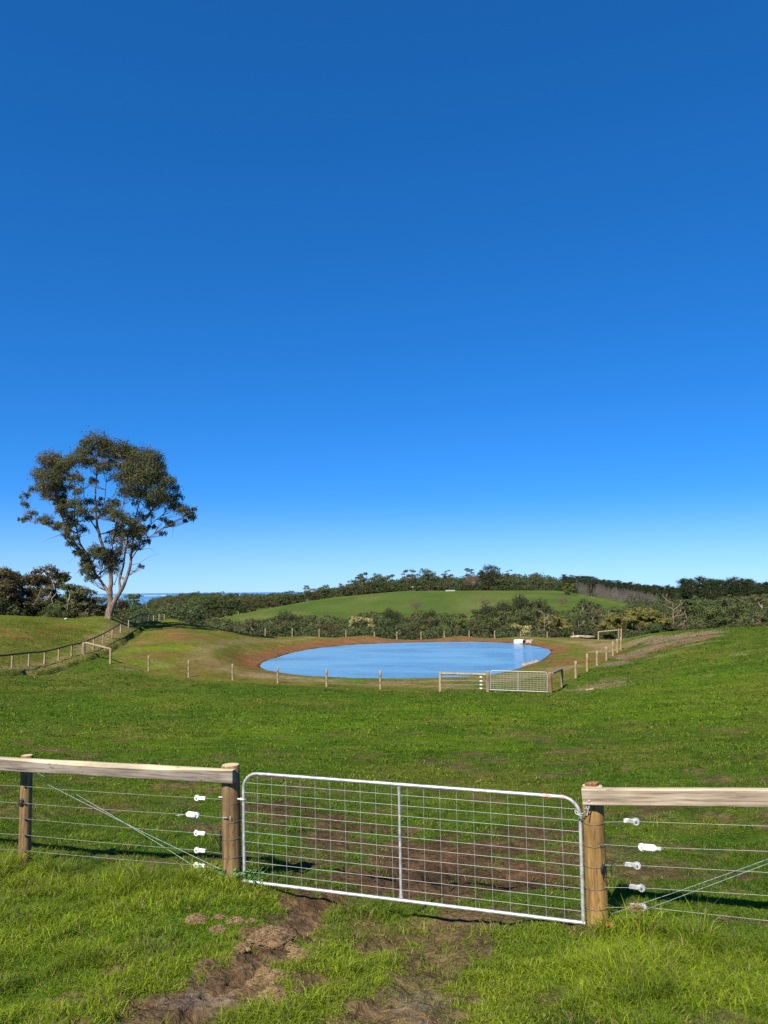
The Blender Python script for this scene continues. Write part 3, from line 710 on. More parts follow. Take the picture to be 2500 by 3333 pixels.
def tensioner(root, c, along, kind, r=0.030, flip=1):
    """ratchet wire strainer: toothed wheel on a frame with a tapered tail"""
    a = along.normalized()*flip; up = Vector((0, 0, 1)); n = a.cross(up).normalized()
    if n.dot(fn) < 0: n = -n
    m = MB(); teeth = 12; V = []; 
    for sgn in (-1, 1):
        for k in range(teeth*2):
            an = math.pi*k/teeth; rr = r*(1.0 if k % 2 else 0.80)
            V.append(c+a*(math.cos(an)*rr)+up*(math.sin(an)*rr)+n*(0.011*sgn))
    N = teeth*2; V += [c-n*0.011, c+n*0.011]
    Q = [(k, (k+1) % N, N+(k+1) % N, N+k) for k in range(N)]
    T = [((k+1) % N, k, 2*N) for k in range(N)]+[(N+k, N+(k+1) % N, 2*N+1) for k in range(N)]
    m.add(V, Q, T)
    mat = mPlast if kind == 'white' else mGreyMet
    if kind == 'tube':
        m.tube([c+n*0.004, c-a*0.03+n*0.004, c-a*0.10+n*0.004, c-a*0.122+n*0.004], [0.024, 0.030, 0.030, 0.012], 12)
    else:
        for s in (-1, 1):
            m.box(c-a*0.045+n*0.013*s+up*0.002, a*0.045, n*0.0015, up*0.014)
        m.box(c-a*0.078, a*0.022, n*0.013, up*0.0125)
    body = child(m, 'wire_tensioner', mPlast if kind != 'grey' else mGreyMet, root)
    hub = MB(); hub.tube([c+n*0.010, c+n*0.024], [0.009, 0.007], 10)
    h = hub.build('spindle', mStaple, body, origin=root.location)
    return body

# ---- left fence
LF = empty('post_and_rail_fence', P1b)
tag(LF, 'wooden post and rail fence left of the near gate, grey plank rail over five wires', 'fence')
mats = [mPost, mEnd]
post(PLb, PLt, 0.068, mats, 'post', LF, origin=LF.location)
post(P1b, P1t, 0.097, mats, 'post', LF, sides=28, origin=LF.location)
lp = P(-660, 2470, 9.86); lpb = Vector((lp.x, lp.y, HZ(lp.x, lp.y))); post(lpb, Vector((lp.x, lp.y, P(-660, 2428, 9.86).z)), 0.068, mats, 'post', LF, origin=LF.location); bR = P(762, 2527.5, 8.2-0.125)
beam(P(-700, 2445, 9.78), bR, 0.070, 0.066, 0.075, 'rail', [mPlank, mPlankTop], LF, topbevel=0.035, seed=5)
ly = [(2560,2602,2553),(2615,2662,2607),(2665,2718,2660),(2718,2778,2711),(2769,2829,2761)]
tx = [(641.5,2597,'white',1),(640,2653,'tube',1),(640,2711,'white',1),(641,2767,'white',1),(639,2816,'white',1)]
for k, ((ya, yb, yc), (ix, iy, kd, fl)) in enumerate(zip(ly, tx)):
    a = P(81, ya, 9.0)+fn*0.0; b1 = P(722, yb, 8.11); c = P(-420, 2*yc-ya+ (yc-ya)*2.0, 9.5)
    pin = P(ix, iy, 8.25)
    pts = [c+(c-a)*0.55, c, a]+sagpath(a, pin, 0.006, 5)[1:]+[b1]
    line(LF, 'fence_wire', pts, 0.0013, mWire)
    tensioner(LF, pin, fdir, kd, flip=-1 if kd != 'tube' else 1)
    m = MB(); ax = P1t-P1b
    s = 1-(yb+8-2489)/(2864-2489); ring(m, P1b.lerp(P1t, s), ax, 0.100-0.004*s, 0.0022, sag=0.006, ph=1+k)
    child(m, 'wire_loop', mStaple, LF, True)
    m = MB(); m.box(a+fn*0.002, fdir*0.009, fn*0.012, Vector((0, 0, 0.004))); child(m, 'staple', mStaple, LF)
m = MB(); m.ball(P(69, 2612, 9.0), 0.032, 0.02, 0.045, 10, 8, 0.15); child(m, 'pin_insulator', mRubShade, LF)
line(LF, 'brace_wire', sagpath(P(77, 2513, 8.98), P(712, 2826, 8.10), 0.012), 0.0019, mBlueWire)
line(LF, 'brace_wire', sagpath(P(112, 2510, 9.12), P(625, 2815, 8.38), -0.02), 0.0019, mBlueWire)
cbl = [(592,2655),(605,2660),(625,2666),(655,2672),(676,2685),(692,2706),(703,2730),(714,2752),(721,2760)]
line(LF, 'feed_cable', [P(x, y, 8.22) for x, y in cbl], 0.0055, mRubShade, 6)
m = MB(); m.tube([P(717.5, y, 8.15) for y in (2702, 2715, 2740, 2760, 2795)], [0.006, 0.012, 0.012, 0.009, 0.005], 8); child(m, 'cable_sleeve', mRubShade, LF)
m = MB(); m.box(P(583, 2653, 8.3), fdir*0.010, fn*0.008, Vector((0, 0, 0.010))); m.tube([P(572, 2654, 8.3), P(596, 2652, 8.3)], 0.003, 6); child(m, 'wire_clamp', mGreyMet, LF)
m = MB(); m.tube([P(712, 2594, 8.15), P(726, 2595.5, 8.15)], 0.008, 8); child(m, 'hinge_bolt', mGalv, LF)
m = MB(); m.box(P(732, 2661, 8.09), fdir*0.028, fn*0.004, Vector((0, 0, 0.004))); m.box(P(750, 2662, 8.085), fdir*0.004, fn*0.004, Vector((0, 0, 0.016))); child(m, 'wire_clamp', mGalv, LF)

# ---- right fence
RF = empty('post_and_rail_fence', P2b)
tag(RF, 'wooden post and rail fence right of the near gate, pale plank rail over five wires', 'fence')
post(P2b, P2t, 0.094, [mPostG, mEnd], 'post', RF, sides=28, origin=RF.location)
ra, rb_ = P(1896, 2591, 6.905), P(2500, 2596, 6.40); rdir = (rb_-ra).normalized(); rend = ra+rdir*5.1
for dist_ in (5.0, 2.45):
    q = ra+rdir*dist_; eb = Vector((q.x+.03, q.y+.11, 0)); eb.z = HZ(eb.x, eb.y)
    if dist_ > 3: far_ = eb.x
    post(eb, Vector((eb.x, eb.y, q.z+.10)), 0.07, mats, 'post', RF, origin=RF.location)
beam(ra, rend, 0.067, 0.068, 0.075, 'rail', [mPlank2, mPlankTop], RF, topbevel=0.0, seed=8)
ry = [(2676,2689),(2749,2771),(2816,2840),(2888,2915),(2954,2997)]
rt = [(2070,2674,'grey'),(2090,2757,'tube'),(2074,2817,'grey'),(2088,2890,'grey'),(2092,2952,'grey')]
for k, ((ya, yb), (ix, iy, kd)) in enumerate(zip(ry, rt)):
    a = P(1965, ya, 6.93); pin = P(ix, iy, 6.85); c = P(2500, yb, 6.48); e = c+(c-pin)*((far_-c.x)/(c.x-pin.x))
    line(RF, 'fence_wire', [a, pin, c, e], 0.0013, mWire)
    tensioner(RF, pin, fdir, kd, flip=1 if kd != 'tube' else -1, r=0.033)
    m = MB(); s = 1-(ya-2-2557)/(3012-2557); ring(m, P2b.lerp(P2t, s), P2t-P2b, 0.097-0.004*s, 0.0022, sag=0.010, ph=2.2+k*0.4)
    child(m, 'wire_loop', mStaple, RF, True)
line(RF, 'brace_wire', sagpath(P(1984, 3005, 6.95), Vector((eb.x, eb.y-.07, ra.z+rdir.z*2.45-.09)), 0.0), 0.0019, mBlueWire)
line(RF, 'brace_wire', sagpath(P(1985, 2976, 7.05), Vector((eb.x, eb.y+.05, ra.z+rdir.z*2.45-.11)), 0.02), 0.0019, mBlueWire)
cbl = [(2081,2767),(2060,2775),(2024,2781),(2008,2793),(1994,2806),(1989,2831),(1993,2848),(1984,2858),(1967,2855),(1958,2843),(1961,2826)]
line(RF, 'feed_cable', [P(x, y, 6.86) for x, y in cbl], 0.0055, mRubShade, 6)
m = MB(); m.tube([P(1967, 2806, 6.88), P(1965, 2812, 6.88), P(1960, 2825, 6.88), P(1958, 2840, 6.88)], [0.006, 0.012, 0.012, 0.006], 8); child(m, 'cable_sleeve', mRubShade, RF)
m = MB(); m.box(P(2146, 2762, 6.80), fdir*0.016, fn*0.008, Vector((0, 0, 0.012))); m.tube([P(2132, 2758, 6.8), P(2160, 2764, 6.8)], 0.003, 6); child(m, 'wire_clamp', mGreyMet, RF)
m = MB(); q = P(1953, 2748, 6.90)
for k in range(5): m.tube([q, q+Vector((random.uniform(-.03, .03), -0.01, random.uniform(-.03, .03)))], 0.0018, 4)
child(m, 'wire_knot', mStaple, RF)
m = MB(); m.tube([P(1917, 2606, 6.86), P(1917, 2606, 6.84)], [0.009, 0.007], 8); child(m, 'bolt', mGalv, RF)
m = MB()       # straw caught on the lowest tensioner
for k in range(90):
    q = P(2070+random.gauss(0, 9), 2956+random.gauss(0, 6), 6.83)+fn*random.uniform(-.02, .03); d = Vector((random.gauss(0, 1), random.gauss(0, 1), random.gauss(-0.3, 0.8))).normalized()*random.uniform(0.02, 0.05)
    m.tube([q-d, q+Vector((0, 0, random.uniform(-.008, .008))), q+d], 0.0013, 3, cap=False)
mStraw, t, b = newmat('straw', 0.85, 0.15); n1 = noise(t, 30, 4)
t.links.new(ramp(t, n1.outputs[0], [(0.35, (0.15, 0.095, 0.045)), (0.65, (0.35, 0.25, 0.13))]), b.inputs['Base Color'])
child(m, 'straw_tangle', mStraw, RF)
# bark flake on the right post
m = MB(); c = P(1928, 2557, 7.0)+Vector((0, 0, 0.013)); rnd = random.Random(4)
pts = []
outline = [(-.075,-.02),(-.05,.035),(-.01,.05),(.03,.045),(.065,.02),(.05,-.02),(.02,-.045),(-.04,-.04)]
V = [c+Vector((x, y, 0.006+0.2*abs(x)*(x > 0))) for x, y in outline]+[c+Vector((x*0.9, y*0.9, -0.012)) for x, y in outline]+[c+Vector((0, 0, 0.026)), c+Vector((0, 0, -0.012))]
m.add(V, [(k, 8+k, 8+(k+1) % 8, (k+1) % 8) for k in range(8)], [(k, (k+1) % 8, 16) for k in range(8)]+[(8+(k+1) % 8, 8+k, 17) for k in range(8)])
o = m.build('bark_flake', mRust, origin=c); tag(o, 'reddish brown flake of bark lying on top of the golden right gate post', 'bark')

# ---- galvanised gates
def make_gate(TL, TR, BL, BR, nv, nh, label, tube_r, wire_r, root_loc, mid=0.465, rad=0.16, sides=10, group=None, extras=True, matT=None, matW=None):
    g = empty('farm_gate', root_loc); tag(g, label, 'gate', group)
    def at(s, t): return BL.lerp(BR, s).lerp(TL.lerp(TR, s), t)
    W = (TR-TL).length; Hh = (TL-BL).length; rs = rad/W; rt = rad/Hh
    pts = [at(0, 0), at(0, 0.25), at(0, 0.5), at(0, 0.75), at(0, 1-rt)]
    for k in range(1, 7):
        an = math.pi/2*k/6; pts.append(at(rs*(1-math.cos(an)), 1-rt+rt*math.sin(an)))
    for k in range(1, 8): pts.append(at(rs+(1-2*rs)*k/8, 1))
    for k in range(0, 7):
        an = math.pi/2*k/6; pts.append(at(1-rs+rs*math.sin(an), 1-rt+rt*math.cos(an)))
    pts += [at(1, 0.75), at(1, 0.5), at(1, 0.25), at(1, 0)]
    matT = matT or mGalv; matW = matW or mWire
    m = MB(); m.tube(pts, tube_r, sides); child(m, 'frame', matT, g, True)
    m = MB(); m.tube([at(0, 0)-(at(1,0)-at(0,0)).normalized()*tube_r, at(0.5, 0), at(1, 0)+(at(1,0)-at(0,0)).normalized()*tube_r], tube_r, sides); child(m, 'bottom_rail', matT, g, True)
    m = MB(); ax = (at(mid, 1)-at(mid, 0)).normalized()
    m.tube([at(mid, 0)+ax*0.02, at(mid, 0.06), at(mid, 0.12), at(mid, 0.88), at(mid, 0.94), at(mid, 1)-ax*0.02], [tube_r*1.25, tube_r*0.95, tube_r*0.82, tube_r*0.82, tube_r*0.95, tube_r*1.25], sides); child(m, 'centre_brace', matT, g, True)
    m = MB()
    off = fn*0.0
    for k in range(1, nv+1):
        s = k/(nv+1); top = 1 if rs < s < 1-rs else 1
        m.tube([at(s, 0)-fn*wire_r, at(s, top)-fn*wire_r], wire_r*0.85, 4, cap=False)
    for k in range(1, nh+1):
        tt = k/(nh+1); x0 = 0; x1 = 1
        if tt > 1-rt:
            q = (tt-(1-rt))/rt; x0 = rs*(1-math.sqrt(max(0, 1-q*q))); x1 = 1-x0
        m.tube([at(x0, tt)+fn*wire_r, at(0.5, tt)+fn*wire_r, at(x1, tt)+fn*wire_r], wire_r, 4, cap=False)
    child(m, 'wire_mesh', matW, g, True)
    return g, at
YL, YR = 8.13, 7.03
TL, TR, BL, BR = P(792, 2515, YL), P(1887, 2598, YR), P(796, 2868, YL), P(1899, 3004, YR)
GT, at = make_gate(TL, TR, BL, BR, 20, 10, 'near galvanised steel mesh gate closed between two round timber posts', 0.0165, 0.0019, BL, mid=0.5)
m = MB(); q = at(0, 0.75); m.tube([q-fdir*0.035, q+fdir*0.01], 0.017, 10); m.tube([q-fdir*0.07, q-fdir*0.03], 0.010, 8); ring(m, q, Vector((0, 0, 1)), 0.021, 0.006); child(m, 'hinge', mGalv, GT, True)
m = MB(); q = at(0, 0.06); m.tube([q-fdir*0.06, q], 0.012, 8); child(m, 'hinge', mGalv, GT, True)
for s0, s1 in ((0.905, 0.925), (0.950, 0.960)):
    m = MB(); m.tube([at(s0, 1), at(s1, 1)-Vector((0, 0, .001))], 0.0174, 10); child(m, 'red_tape', mRedT, GT, True)
m = MB()
lk = [P(1873, 2640, 6.98), P(1880, 2650, 6.96), P(1888, 2654, 6.95), P(1897, 2650, 6.93), P(1903, 2642, 6.90), P(1908, 2634, 6.88), P(1911, 2625, 6.88)]
for k in range(len(lk)-1):
    a, b_ = lk[k], lk[k+1]; c = (a+b_)/2; d = (b_-a)*0.68; n_ = (fn if k % 2 else d.cross(fn)).normalized()*0.010
    ov = [c+d*math.cos(2*math.pi*j/10)+n_*math.sin(2*math.pi*j/10) for j in range(11)]; m.tube(ov, 0.0035, 5, cap=False)
chn = child(m, 'latch_chain', mGalv, GT, True)
m = MB(); m.tube([P(1917, 2625, 6.86), P(1911, 2655, 6.86)], 0.006, 6); ring(m, P(1913, 2627, 6.87), fn, 0.016, 0.004); child(m, 'latch_pin', mGalv, GT, True)

# ---- far gate at the pond with its rails
PG = {}
def W(px, py, Y): return P(px, py, Y)
BL2, TL2, BR2, TR2 = W(1596, 2245, 47.1), W(1596, 2183, 47.1), W(1782, 2252, 46.6), W(1782, 2188, 46.6)
make_gate(TL2, TR2, BL2, BR2, 16, 8, 'distant galvanised mesh gate standing in front of the pond', 0.026, 0.0065, BL2, mid=0.49, sides=6)
F1 = empty('rail_fence_bay', W(1588, 2252, 47.2)); tag(F1, 'single rail fence bay with white insulators left of the distant gate', 'fence')
post(W(1433, 2249, 48), W(1433, 2187.5, 48), 0.085, [mPostPale, mEnd], 'post', F1, 12, origin=F1.location)
post(W(1588, 2252, 47.2), W(1588, 2185, 47.2), 0.11, [mGreyPost, mEnd], 'post', F1, 12, origin=F1.location)
m = MB(); m.tube([W(1437, 2192.5, 47.95), W(1510, 2194, 47.6), W(1583, 2196, 47.25)], [0.075, 0.08, 0.078], 10); child(m, 'rail', mPostPale, F1, True)
for y in (2204, 2217, 2229, 2241):
    m = MB(); c = W(1567, y, 47.3); m.tube([c-Vector((.07, 0, 0)), c+Vector((.05, 0, 0))], [0.045, 0.035], 8); m.ball(c-Vector((.06, 0, 0)), .05, .04, .05, 8, 6); child(m, 'wire_tensioner', mPlast, F1)
    m = MB(); m.tube([W(1433, y-2, 47.95), W(1588, y, 47.1)], 0.004, 4); child(m, 'fence_wire', mWire, F1)
F2 = empty('rail_fence_bay', W(1792, 2255, 46.5)); tag(F2, 'single dark rail fence bay with a reddish post right of the distant gate', 'fence')
post(W(1792, 2255, 46.5), W(1790, 2189, 46.5), 0.125, [mPost, mEnd], 'post', F2, 12, origin=F2.location)
post(W(1829, 2234, 50.5), W(1829, 2175, 50.5), 0.085, [mGreyPost, mEnd], 'post', F2, 12, origin=F2.location)
m = MB(); m.tube([W(1797, 2192, 46.6), W(1827, 2178, 50.4)], 0.085, 10); child(m, 'rail', mGreyPost, F2, True)
# row of pond posts
words = ['leftmost', 'second', 'third', 'fourth', 'fifth', 'sixth', 'seventh', 'eighth', 'ninth', 'tenth', 'eleventh', 'twelfth']
def single_post(px, yb, Y, yt, label, group, r=0.075, holes=True, mats=None):
    b0 = W(px, yb, Y); b0.z = min(b0.z, HZ(b0.x, b0.y)+0.02); t0 = W(px, yt, Y)
    o = empty('fence_post', b0); tag(o, label, 'post', group)
    post(b0, t0, r, mats or [mPostPale, mEnd], 'timber', o, 12, origin=b0)
    if holes:
        for s in (0.36, 0.72):
            m = MB(); c = b0.lerp(t0, s)+Vector((-0.02, -r*0.97, 0)); m.ball(c, 0.028, 0.02, 0.05, 8, 6); child(m, 'pin_insulator', mRubShade, o)
    return o
for k, a in enumerate(ROW[1:-1]):
    single_post(*a, '%s of six round fence posts standing in a row before the pond' % words[k], 'posts in a row before the pond')
for k, a in enumerate(RROW[1:]):
    single_post(*a, '%s post from the distant gate in the row running up its right' % ['nearest', 'second', 'third', 'fourth', 'fifth', 'sixth', 'farthest'][k], 'posts running back right of the pond', holes=False, r=0.085)
BACK = [(r3[0], r3[1], r3[2]) for r3 in [(600+547/2.074,1800+510/2.074,2069),(600+729/2.074,1800+509/2.074,2069),(600+910/2.074,1800+515/2.074,2070),(600+1090/2.074,1800+522/2.074,2071),(600+1283/2.074,1800+535/2.074,2069),(1292,2056,2070),(1300+167*.422,1800+606*.422,2070),(1300+346*.422,1800+604*.422,2071),(1300+538*.422,1800+597*.422,2072),(1300+735*.422,1800+600*.422,2074),(1300+935*.422,1800+603*.422,2075),(1300+1140*.422,1800+608*.422,2078),(1300+1341*.422,1800+612*.422,2080)]]
for k, (px, yt, yb) in enumerate(BACK):
    Y = 112; q = W(px, yt, Y); g = HZ(q.x, q.y)
    o = empty('fence_post', (q.x, q.y, g)); tag(o, 'pale post on the bank behind the pond, number %s from the left' % ['one','two','three','four','five','six','seven','eight','nine','ten','eleven','twelve','thirteen'][k], 'post', 'posts on the bank behind the pond')
    post(Vector((q.x, q.y, g)), Vector((q.x, q.y, max(q.z, g+0.7))), 0.085, [mPostPale, mEnd], 'timber', o, 10, origin=(q.x, q.y, g))
# corner strainer with rail on the back right
F3 = empty('corner_strainer', W(2018, 2084, 105)); tag(F3, 'tall corner strainer with a single high rail behind the right post row', 'fence')
post(W(1948, 2084, 108), W(1948, 2056, 108), 0.10, [mPostPale, mEnd], 'post', F3, 10, origin=F3.location)
post(W(2014, 2086, 105), W(2014, 2046, 105), 0.10, [mGreyPost, mEnd], 'post', F3, 10, origin=F3.location)
post(W(2022, 2086, 104), W(2022, 2047, 104), 0.10, [mPostPale, mEnd], 'post', F3, 10, origin=F3.location)
m = MB(); m.tube([W(1949, 2057, 108), W(2012, 2051, 105)], 0.10, 8); child(m, 'rail', mPostPale, F3, True)
# curved fence on the left
CF = empty('curved_rail_fence', W(38, 2187, 55)); tag(CF, 'long curved fence with a dark sagging top rail climbing the left mound', 'fence')
tops = []
for (px, yb, Y, yt) in LFENCE:
    b0 = W(px, yb, Y); g = HZ(b0.x, b0.y); b0.z = g; t0 = Vector((b0.x+0.02, b0.y, max(W(px, 1780+yt*0.5425+2, Y).z, g+1.0)))
    t0.z = min(t0.z, g+1.45)
    post(b0, t0, 0.075, [mPostPale, mEnd], 'post', CF, 10, origin=CF.location); tops.append(t0)
p_1 = W(-60, 2185, 50.5); g = HZ(p_1.x, p_1.y); pre = Vector((p_1.x, p_1.y, g+1.18)); post(Vector((p_1.x, p_1.y, g)), pre, 0.075, [mPostPale, mEnd], 'post', CF, 10, origin=CF.location)
last = W(585, 2040, 134); last2 = W(640, 2050, 142)
path = [pre+Vector((-3, -3, 0.0)), pre]+tops+[Vector((last.x, last.y, tops[-1].z-0.9)), Vector((last2.x, last2.y, tops[-1].z-2.2))]
path = [q+Vector((0.03, -0.09, -0.02)) for q in path]
fine = []
for i in range(len(path)-1):
    pa = path[max(i-1, 0)]; pb = path[i]; pc = path[i+1]; pd = path[min(i+2, len(path)-1)]
    for j in range(4):
        s = j/4; fine.append(0.5*((2*pb)+(pc-pa)*s+(2*pa-5*pb+4*pc-pd)*s*s+(3*pb-pa-3*pc+pd)*s**3))
fine.append(path[-1])
m = MB(); m.tube(fine, 0.065, 8); child(m, 'top_rail', mDarkRail, CF, True)
for hh_ in (0.3, 0.6):
    m = MB(); m.tube([q-Vector((0, 0, hh_)) for q in path], 0.004, 4); child(m, 'fence_wire', mStaple, CF)
# short bay that ties it to the pond row
F4 = empty('rail_fence_bay', W(273, 2137, 67)); tag(F4, 'short fence bay with a pale sloping rail joining the curved fence', 'fence')
q = W(273, 2137, 67); q.z = min(q.z, HZ(q.x, q.y))
post(q, W(273, 1780+573*.5425, 67), 0.13, [mGreyPost, mEnd], 'post', F4, 12, origin=F4.location)
q = W(360, 2160, 61); q.z = min(q.z, HZ(q.x, q.y)); post(q, W(360, 2111, 61), 0.10, [mPostPale, mEnd], 'post', F4, 12, origin=F4.location)
m = MB(); m.tube([W(279, 2092, 66.8), W(358, 2112, 61.1)], 0.085, 10); child(m, 'rail', mPostPale, F4, True)

# ---- culvert and stones at the pond
mConc, t, b = newmat('concrete', 0.8, 0.2); n1 = noise(t, 4, 5)
t.links.new(ramp(t, n1.outputs[0], [(0.35, (0.36, 0.35, 0.32)), (0.65, (0.50, 0.49, 0.45))]), b.inputs['Base Color'])
c = onz(1694, 2095, POND_Z); cy_ = c.y
CV = empty('culvert', (c.x, cy_, POND_Z)); tag(CV, 'white concrete pipe culvert on the far bank of the pond', 'culvert')
m = MB(); dd = Vector((0.78, -0.62, 0)).normalized(); nn = Vector((-dd.y, dd.x, 0)); Rr = 0.38
def arch(o, ins):
    r = Rr*ins; return [o+nn*(-r*1.12)+Vector((0, 0, -0.2))]+[o+nn*(-math.cos(math.pi*k/10)*r*1.12)+Vector((0, 0, 0.22+math.sin(math.pi*k/10)*r)) for k in range(11)]+[o+nn*(r*1.12)+Vector((0, 0, -0.2))]
o0 = Vector((c.x, cy_, POND_Z)); A = arch(o0-dd*0.78, 0.86); B = arch(o0+dd*0.55, 1.0); Bi = arch(o0+dd*0.55, 0.72); Ai = arch(o0-dd*0.4, 0.70); n = len(A)
V = A+B+Bi+Ai; Q = []; QI = []
for k in range(n-1):
    Q += [(k, k+1, n+k+1, n+k), (n+k, n+k+1, 2*n+k+1, 2*n+k)]; QI += [(k, k+1, n+k+1, n+k)]
m.add(V, Q); m.add(Bi+Ai, QI, m=1); m.add(A, [], [(0, k+1, k) for k in range(1, n-1)]); m.add(Ai, [], [(0, k, k+1) for k in range(1, n-1)], m=1)  # concrete pipe's inside coloured black to stand for shade in the opening
m.v = m.v; o = m.build('pipe_body', [mConc, mRubShade], CV, origin=CV.location)
mRock, t, b = newmat('pale_stone', 0.9, 0.15); n1 = noise(t, 3, 6)
t.links.new(ramp(t, n1.outputs[0], [(0.35, (0.20, 0.135, 0.085)), (0.65, (0.44, 0.36, 0.27))]), b.inputs['Base Color'])
def stone(px, py, Y, s, label, group):
    q = W(px, py, Y); z = max(HZ(q.x, q.y), POND_Z-0.1 if Y < 104 and Y > 58 else -99); rnd = random.Random(int(px*7+py))
    m = MB(); m.ball((0, 0, 0), s*rnd.uniform(.8, 1.3), s*rnd.uniform(.7, 1.1), s*rnd.uniform(.5, .8), 7, 5, 0.22, rnd=rnd)
    o = m.build('stone', mRock); o.location = (q.x, q.y, z+s*0.35); o.rotation_euler = (0, 0, rnd.uniform(0, 6)); tag(o, label, 'stone', group)
for k in range(22):
    a = random.random(); stone(1712+a*18+random.gauss(0, 2), 2092, 100.5+random.uniform(-.8, 1.2), random.uniform(.12, .28), 'pale stone heaped beside the white concrete culvert', 'stones beside the culvert')
for k in range(6): stone(1670+random.uniform(0, 10), 2095, 100.5+random.uniform(-.4, .6), random.uniform(.08, .16), 'small pale stone at the left foot of the culvert', 'stones left of the culvert')
for k in range(34):
    a = random.random(); px = 1704+a*46; py = 2165-a*14; y = onz(px, py, POND_Z).y
    stone(px+random.gauss(0, 1.5), py, y+random.uniform(-1, .8), random.uniform(.10, .24), 'pale stone in the rocky spit at the right shore of the pond', 'stones in the rocky spit')
mLog, t, b = newmat('bleached_log', 0.85, 0.15); n1 = noise(t, 3, 5)
t.links.new(ramp(t, n1.outputs[0], [(0.35, (0.26, 0.20, 0.15)), (0.65, (0.46, 0.38, 0.31))]), b.inputs['Base Color'])
for k in range(4):
    x0 = 1857+k*13; a = W(x0, 2079-random.uniform(0, 2), 109.5+k*0.2); g = HZ(a.x, a.y); a.z = g+0.15+0.12*(k % 2)
    b_ = a+Vector((random.uniform(1.2, 2.2), random.uniform(-.4, .4), random.uniform(-.1, .12)))
    m = MB(); m.tube([a, a.lerp(b_, .35)+Vector((0, 0, .06)), a.lerp(b_, .7), b_], [.09, .12, .09, .05], 8, jit=.15); o = m.build('log', mLog, origin=a)
    tag(o, 'bleached log lying on the crest behind the pond near the corner strainer', 'log', 'logs on the pond crest')
m = MB(); a = W(1907, 2252, 46); a.z = HZ(a.x, a.y)+.03; m.tube([a, a+Vector((.45, .05, .04))], [.05, .035], 7, jit=.1); o = m.build('timber_offcut', mLog, origin=a); tag(o, 'pale timber offcut lying in the grass right of the distant gate', 'timber')

# ---- dung, straw clods near the gate
mDung, t, b = newmat('dried_dung', 0.95, 0.08); n1 = noise(t, 26, 5)
t.links.new(ramp(t, n1.outputs[0], [(0.35, (0.080, 0.050, 0.026)), (0.65, (0.20, 0.135, 0.072))]), b.inputs['Base Color']); bump(t, b, n1.outputs[0], 1.0, 0.02)
mClod, t, b = newmat('wet_clod', 0.9, 0.15); n1 = noise(t, 26, 5)
t.links.new(ramp(t, n1.outputs[0], [(0.35, (0.035, 0.022, 0.014)), (0.65, (0.09, 0.055, 0.034))]), b.inputs['Base Color']); bump(t, b, n1.outputs[0], 1.0, 0.02)
DP = [(845,262,42,'flattened ragged brown dung patch farthest left in the grass'),(938,298,34,'crusted dung with a dark hollow between two flatter patches'),(1015,264,32,'round brown dung lump above the big straw heap'),(948,246,18,'small crumb of dung just above the hollow one'),(1085,264,16,'tiny straw coloured crumb right of the round dung lump'),
      (1165,345,88,'largest straw coloured dung heap beside the muddy wheel rut'),(1045,376,26,'pale dung lump at the left foot of the largest heap'),(1235,372,40,'darker straw clump at the right foot of the largest heap'),(1295,420,48,'broad flat straw patch right of the muddy track'),
      (1140,462,32,'fuzzy straw tuft in the mud below the largest heap'),(1198,500,46,'brown dung slab below the fuzzy straw tuft'),(1100,520,32,'two toned straw crumb left of the brown slab'),(1162,532,20,'little brown crumb under the brown slab'),(1172,602,56,'long flat reddish dung slab nearest the bottom edge'),(1292,572,46,'black wet clod of mud right of the flat slab')]
for k, (zx, zy, wpx, lab) in enumerate(DP):
    px, py = zx*.7534, 2800+zy*.7534; g = G(px, py); rad = wpx*.7534*g[1]/FPX*1.0; rnd = random.Random(k+50)
    z0 = HZ(g[0], g[1]); root = empty('dung_pile', (g[0], g[1], z0)); tag(root, lab, 'dung', 'dung scattered by the near gate')
    m = MB(); nb = 5 if wpx > 40 else 3
    for j in range(nb):
        a = rnd.uniform(0, 6.28); rr = rnd.uniform(.1, .6)*rad
        m.ball((math.cos(a)*rr, math.sin(a)*rr, rad*.12), rad*rnd.uniform(.4, .6), rad*rnd.uniform(.4, .55), rad*rnd.uniform(.14, .26), 14, 10, .16, rnd=rnd)
    o = m.build('crust', mClod if k == 14 else mDung, root)
    if k != 14:
        m = MB()
        for j in range(int(110+rad*3200)):
            a = rnd.uniform(0, 6.28); rr = math.sqrt(rnd.random())*rad*1.0; q = Vector((math.cos(a)*rr, math.sin(a)*rr, rad*.42*(1-(rr/rad)**2)+rnd.uniform(0, .01)))
            d = Vector((rnd.gauss(0, 1), rnd.gauss(0, 1), rnd.gauss(0, .35))).normalized()*rnd.uniform(.012, .035)
            m.tube([q-d, q+Vector((0, 0, .006)), q+d], .0014, 3, cap=False)
        m.build('straw_fibres', mStraw, root)
m = MB(); g = G(1984, 3040); z0 = HZ(*g)+.06
mOr, t, b = newmat('dead_leaf', 0.7, 0.3); n1 = noise(t, 60, 3); t.links.new(ramp(t, n1.outputs[0], [(0.3, (0.40, 0.10, 0.04)), (0.7, (0.62, 0.24, 0.12))]), b.inputs['Base Color'])
V = [(-.05, 0, 0), (-.02, .022, .012), (.02, .02, .016), (.05, 0, .02), (.02, -.022, .012), (-.02, -.02, .006)]
V = V+[(x, y, z-.003) for x, y, z in V]
m.add(V, [(0, 1, 4, 5), (1, 2, 3, 4), (6, 11, 10, 7), (7, 10, 9, 8)]+[(k, 6+k, 6+(k+1) % 6, (k+1) % 6) for k in range(6)])
o = m.build('dead_leaf', mOr); o.location = (g[0], g[1], z0); o.rotation_euler = (.5, .3, .6); tag(o, 'fallen orange leaf in the grass below the golden gate post', 'leaf')
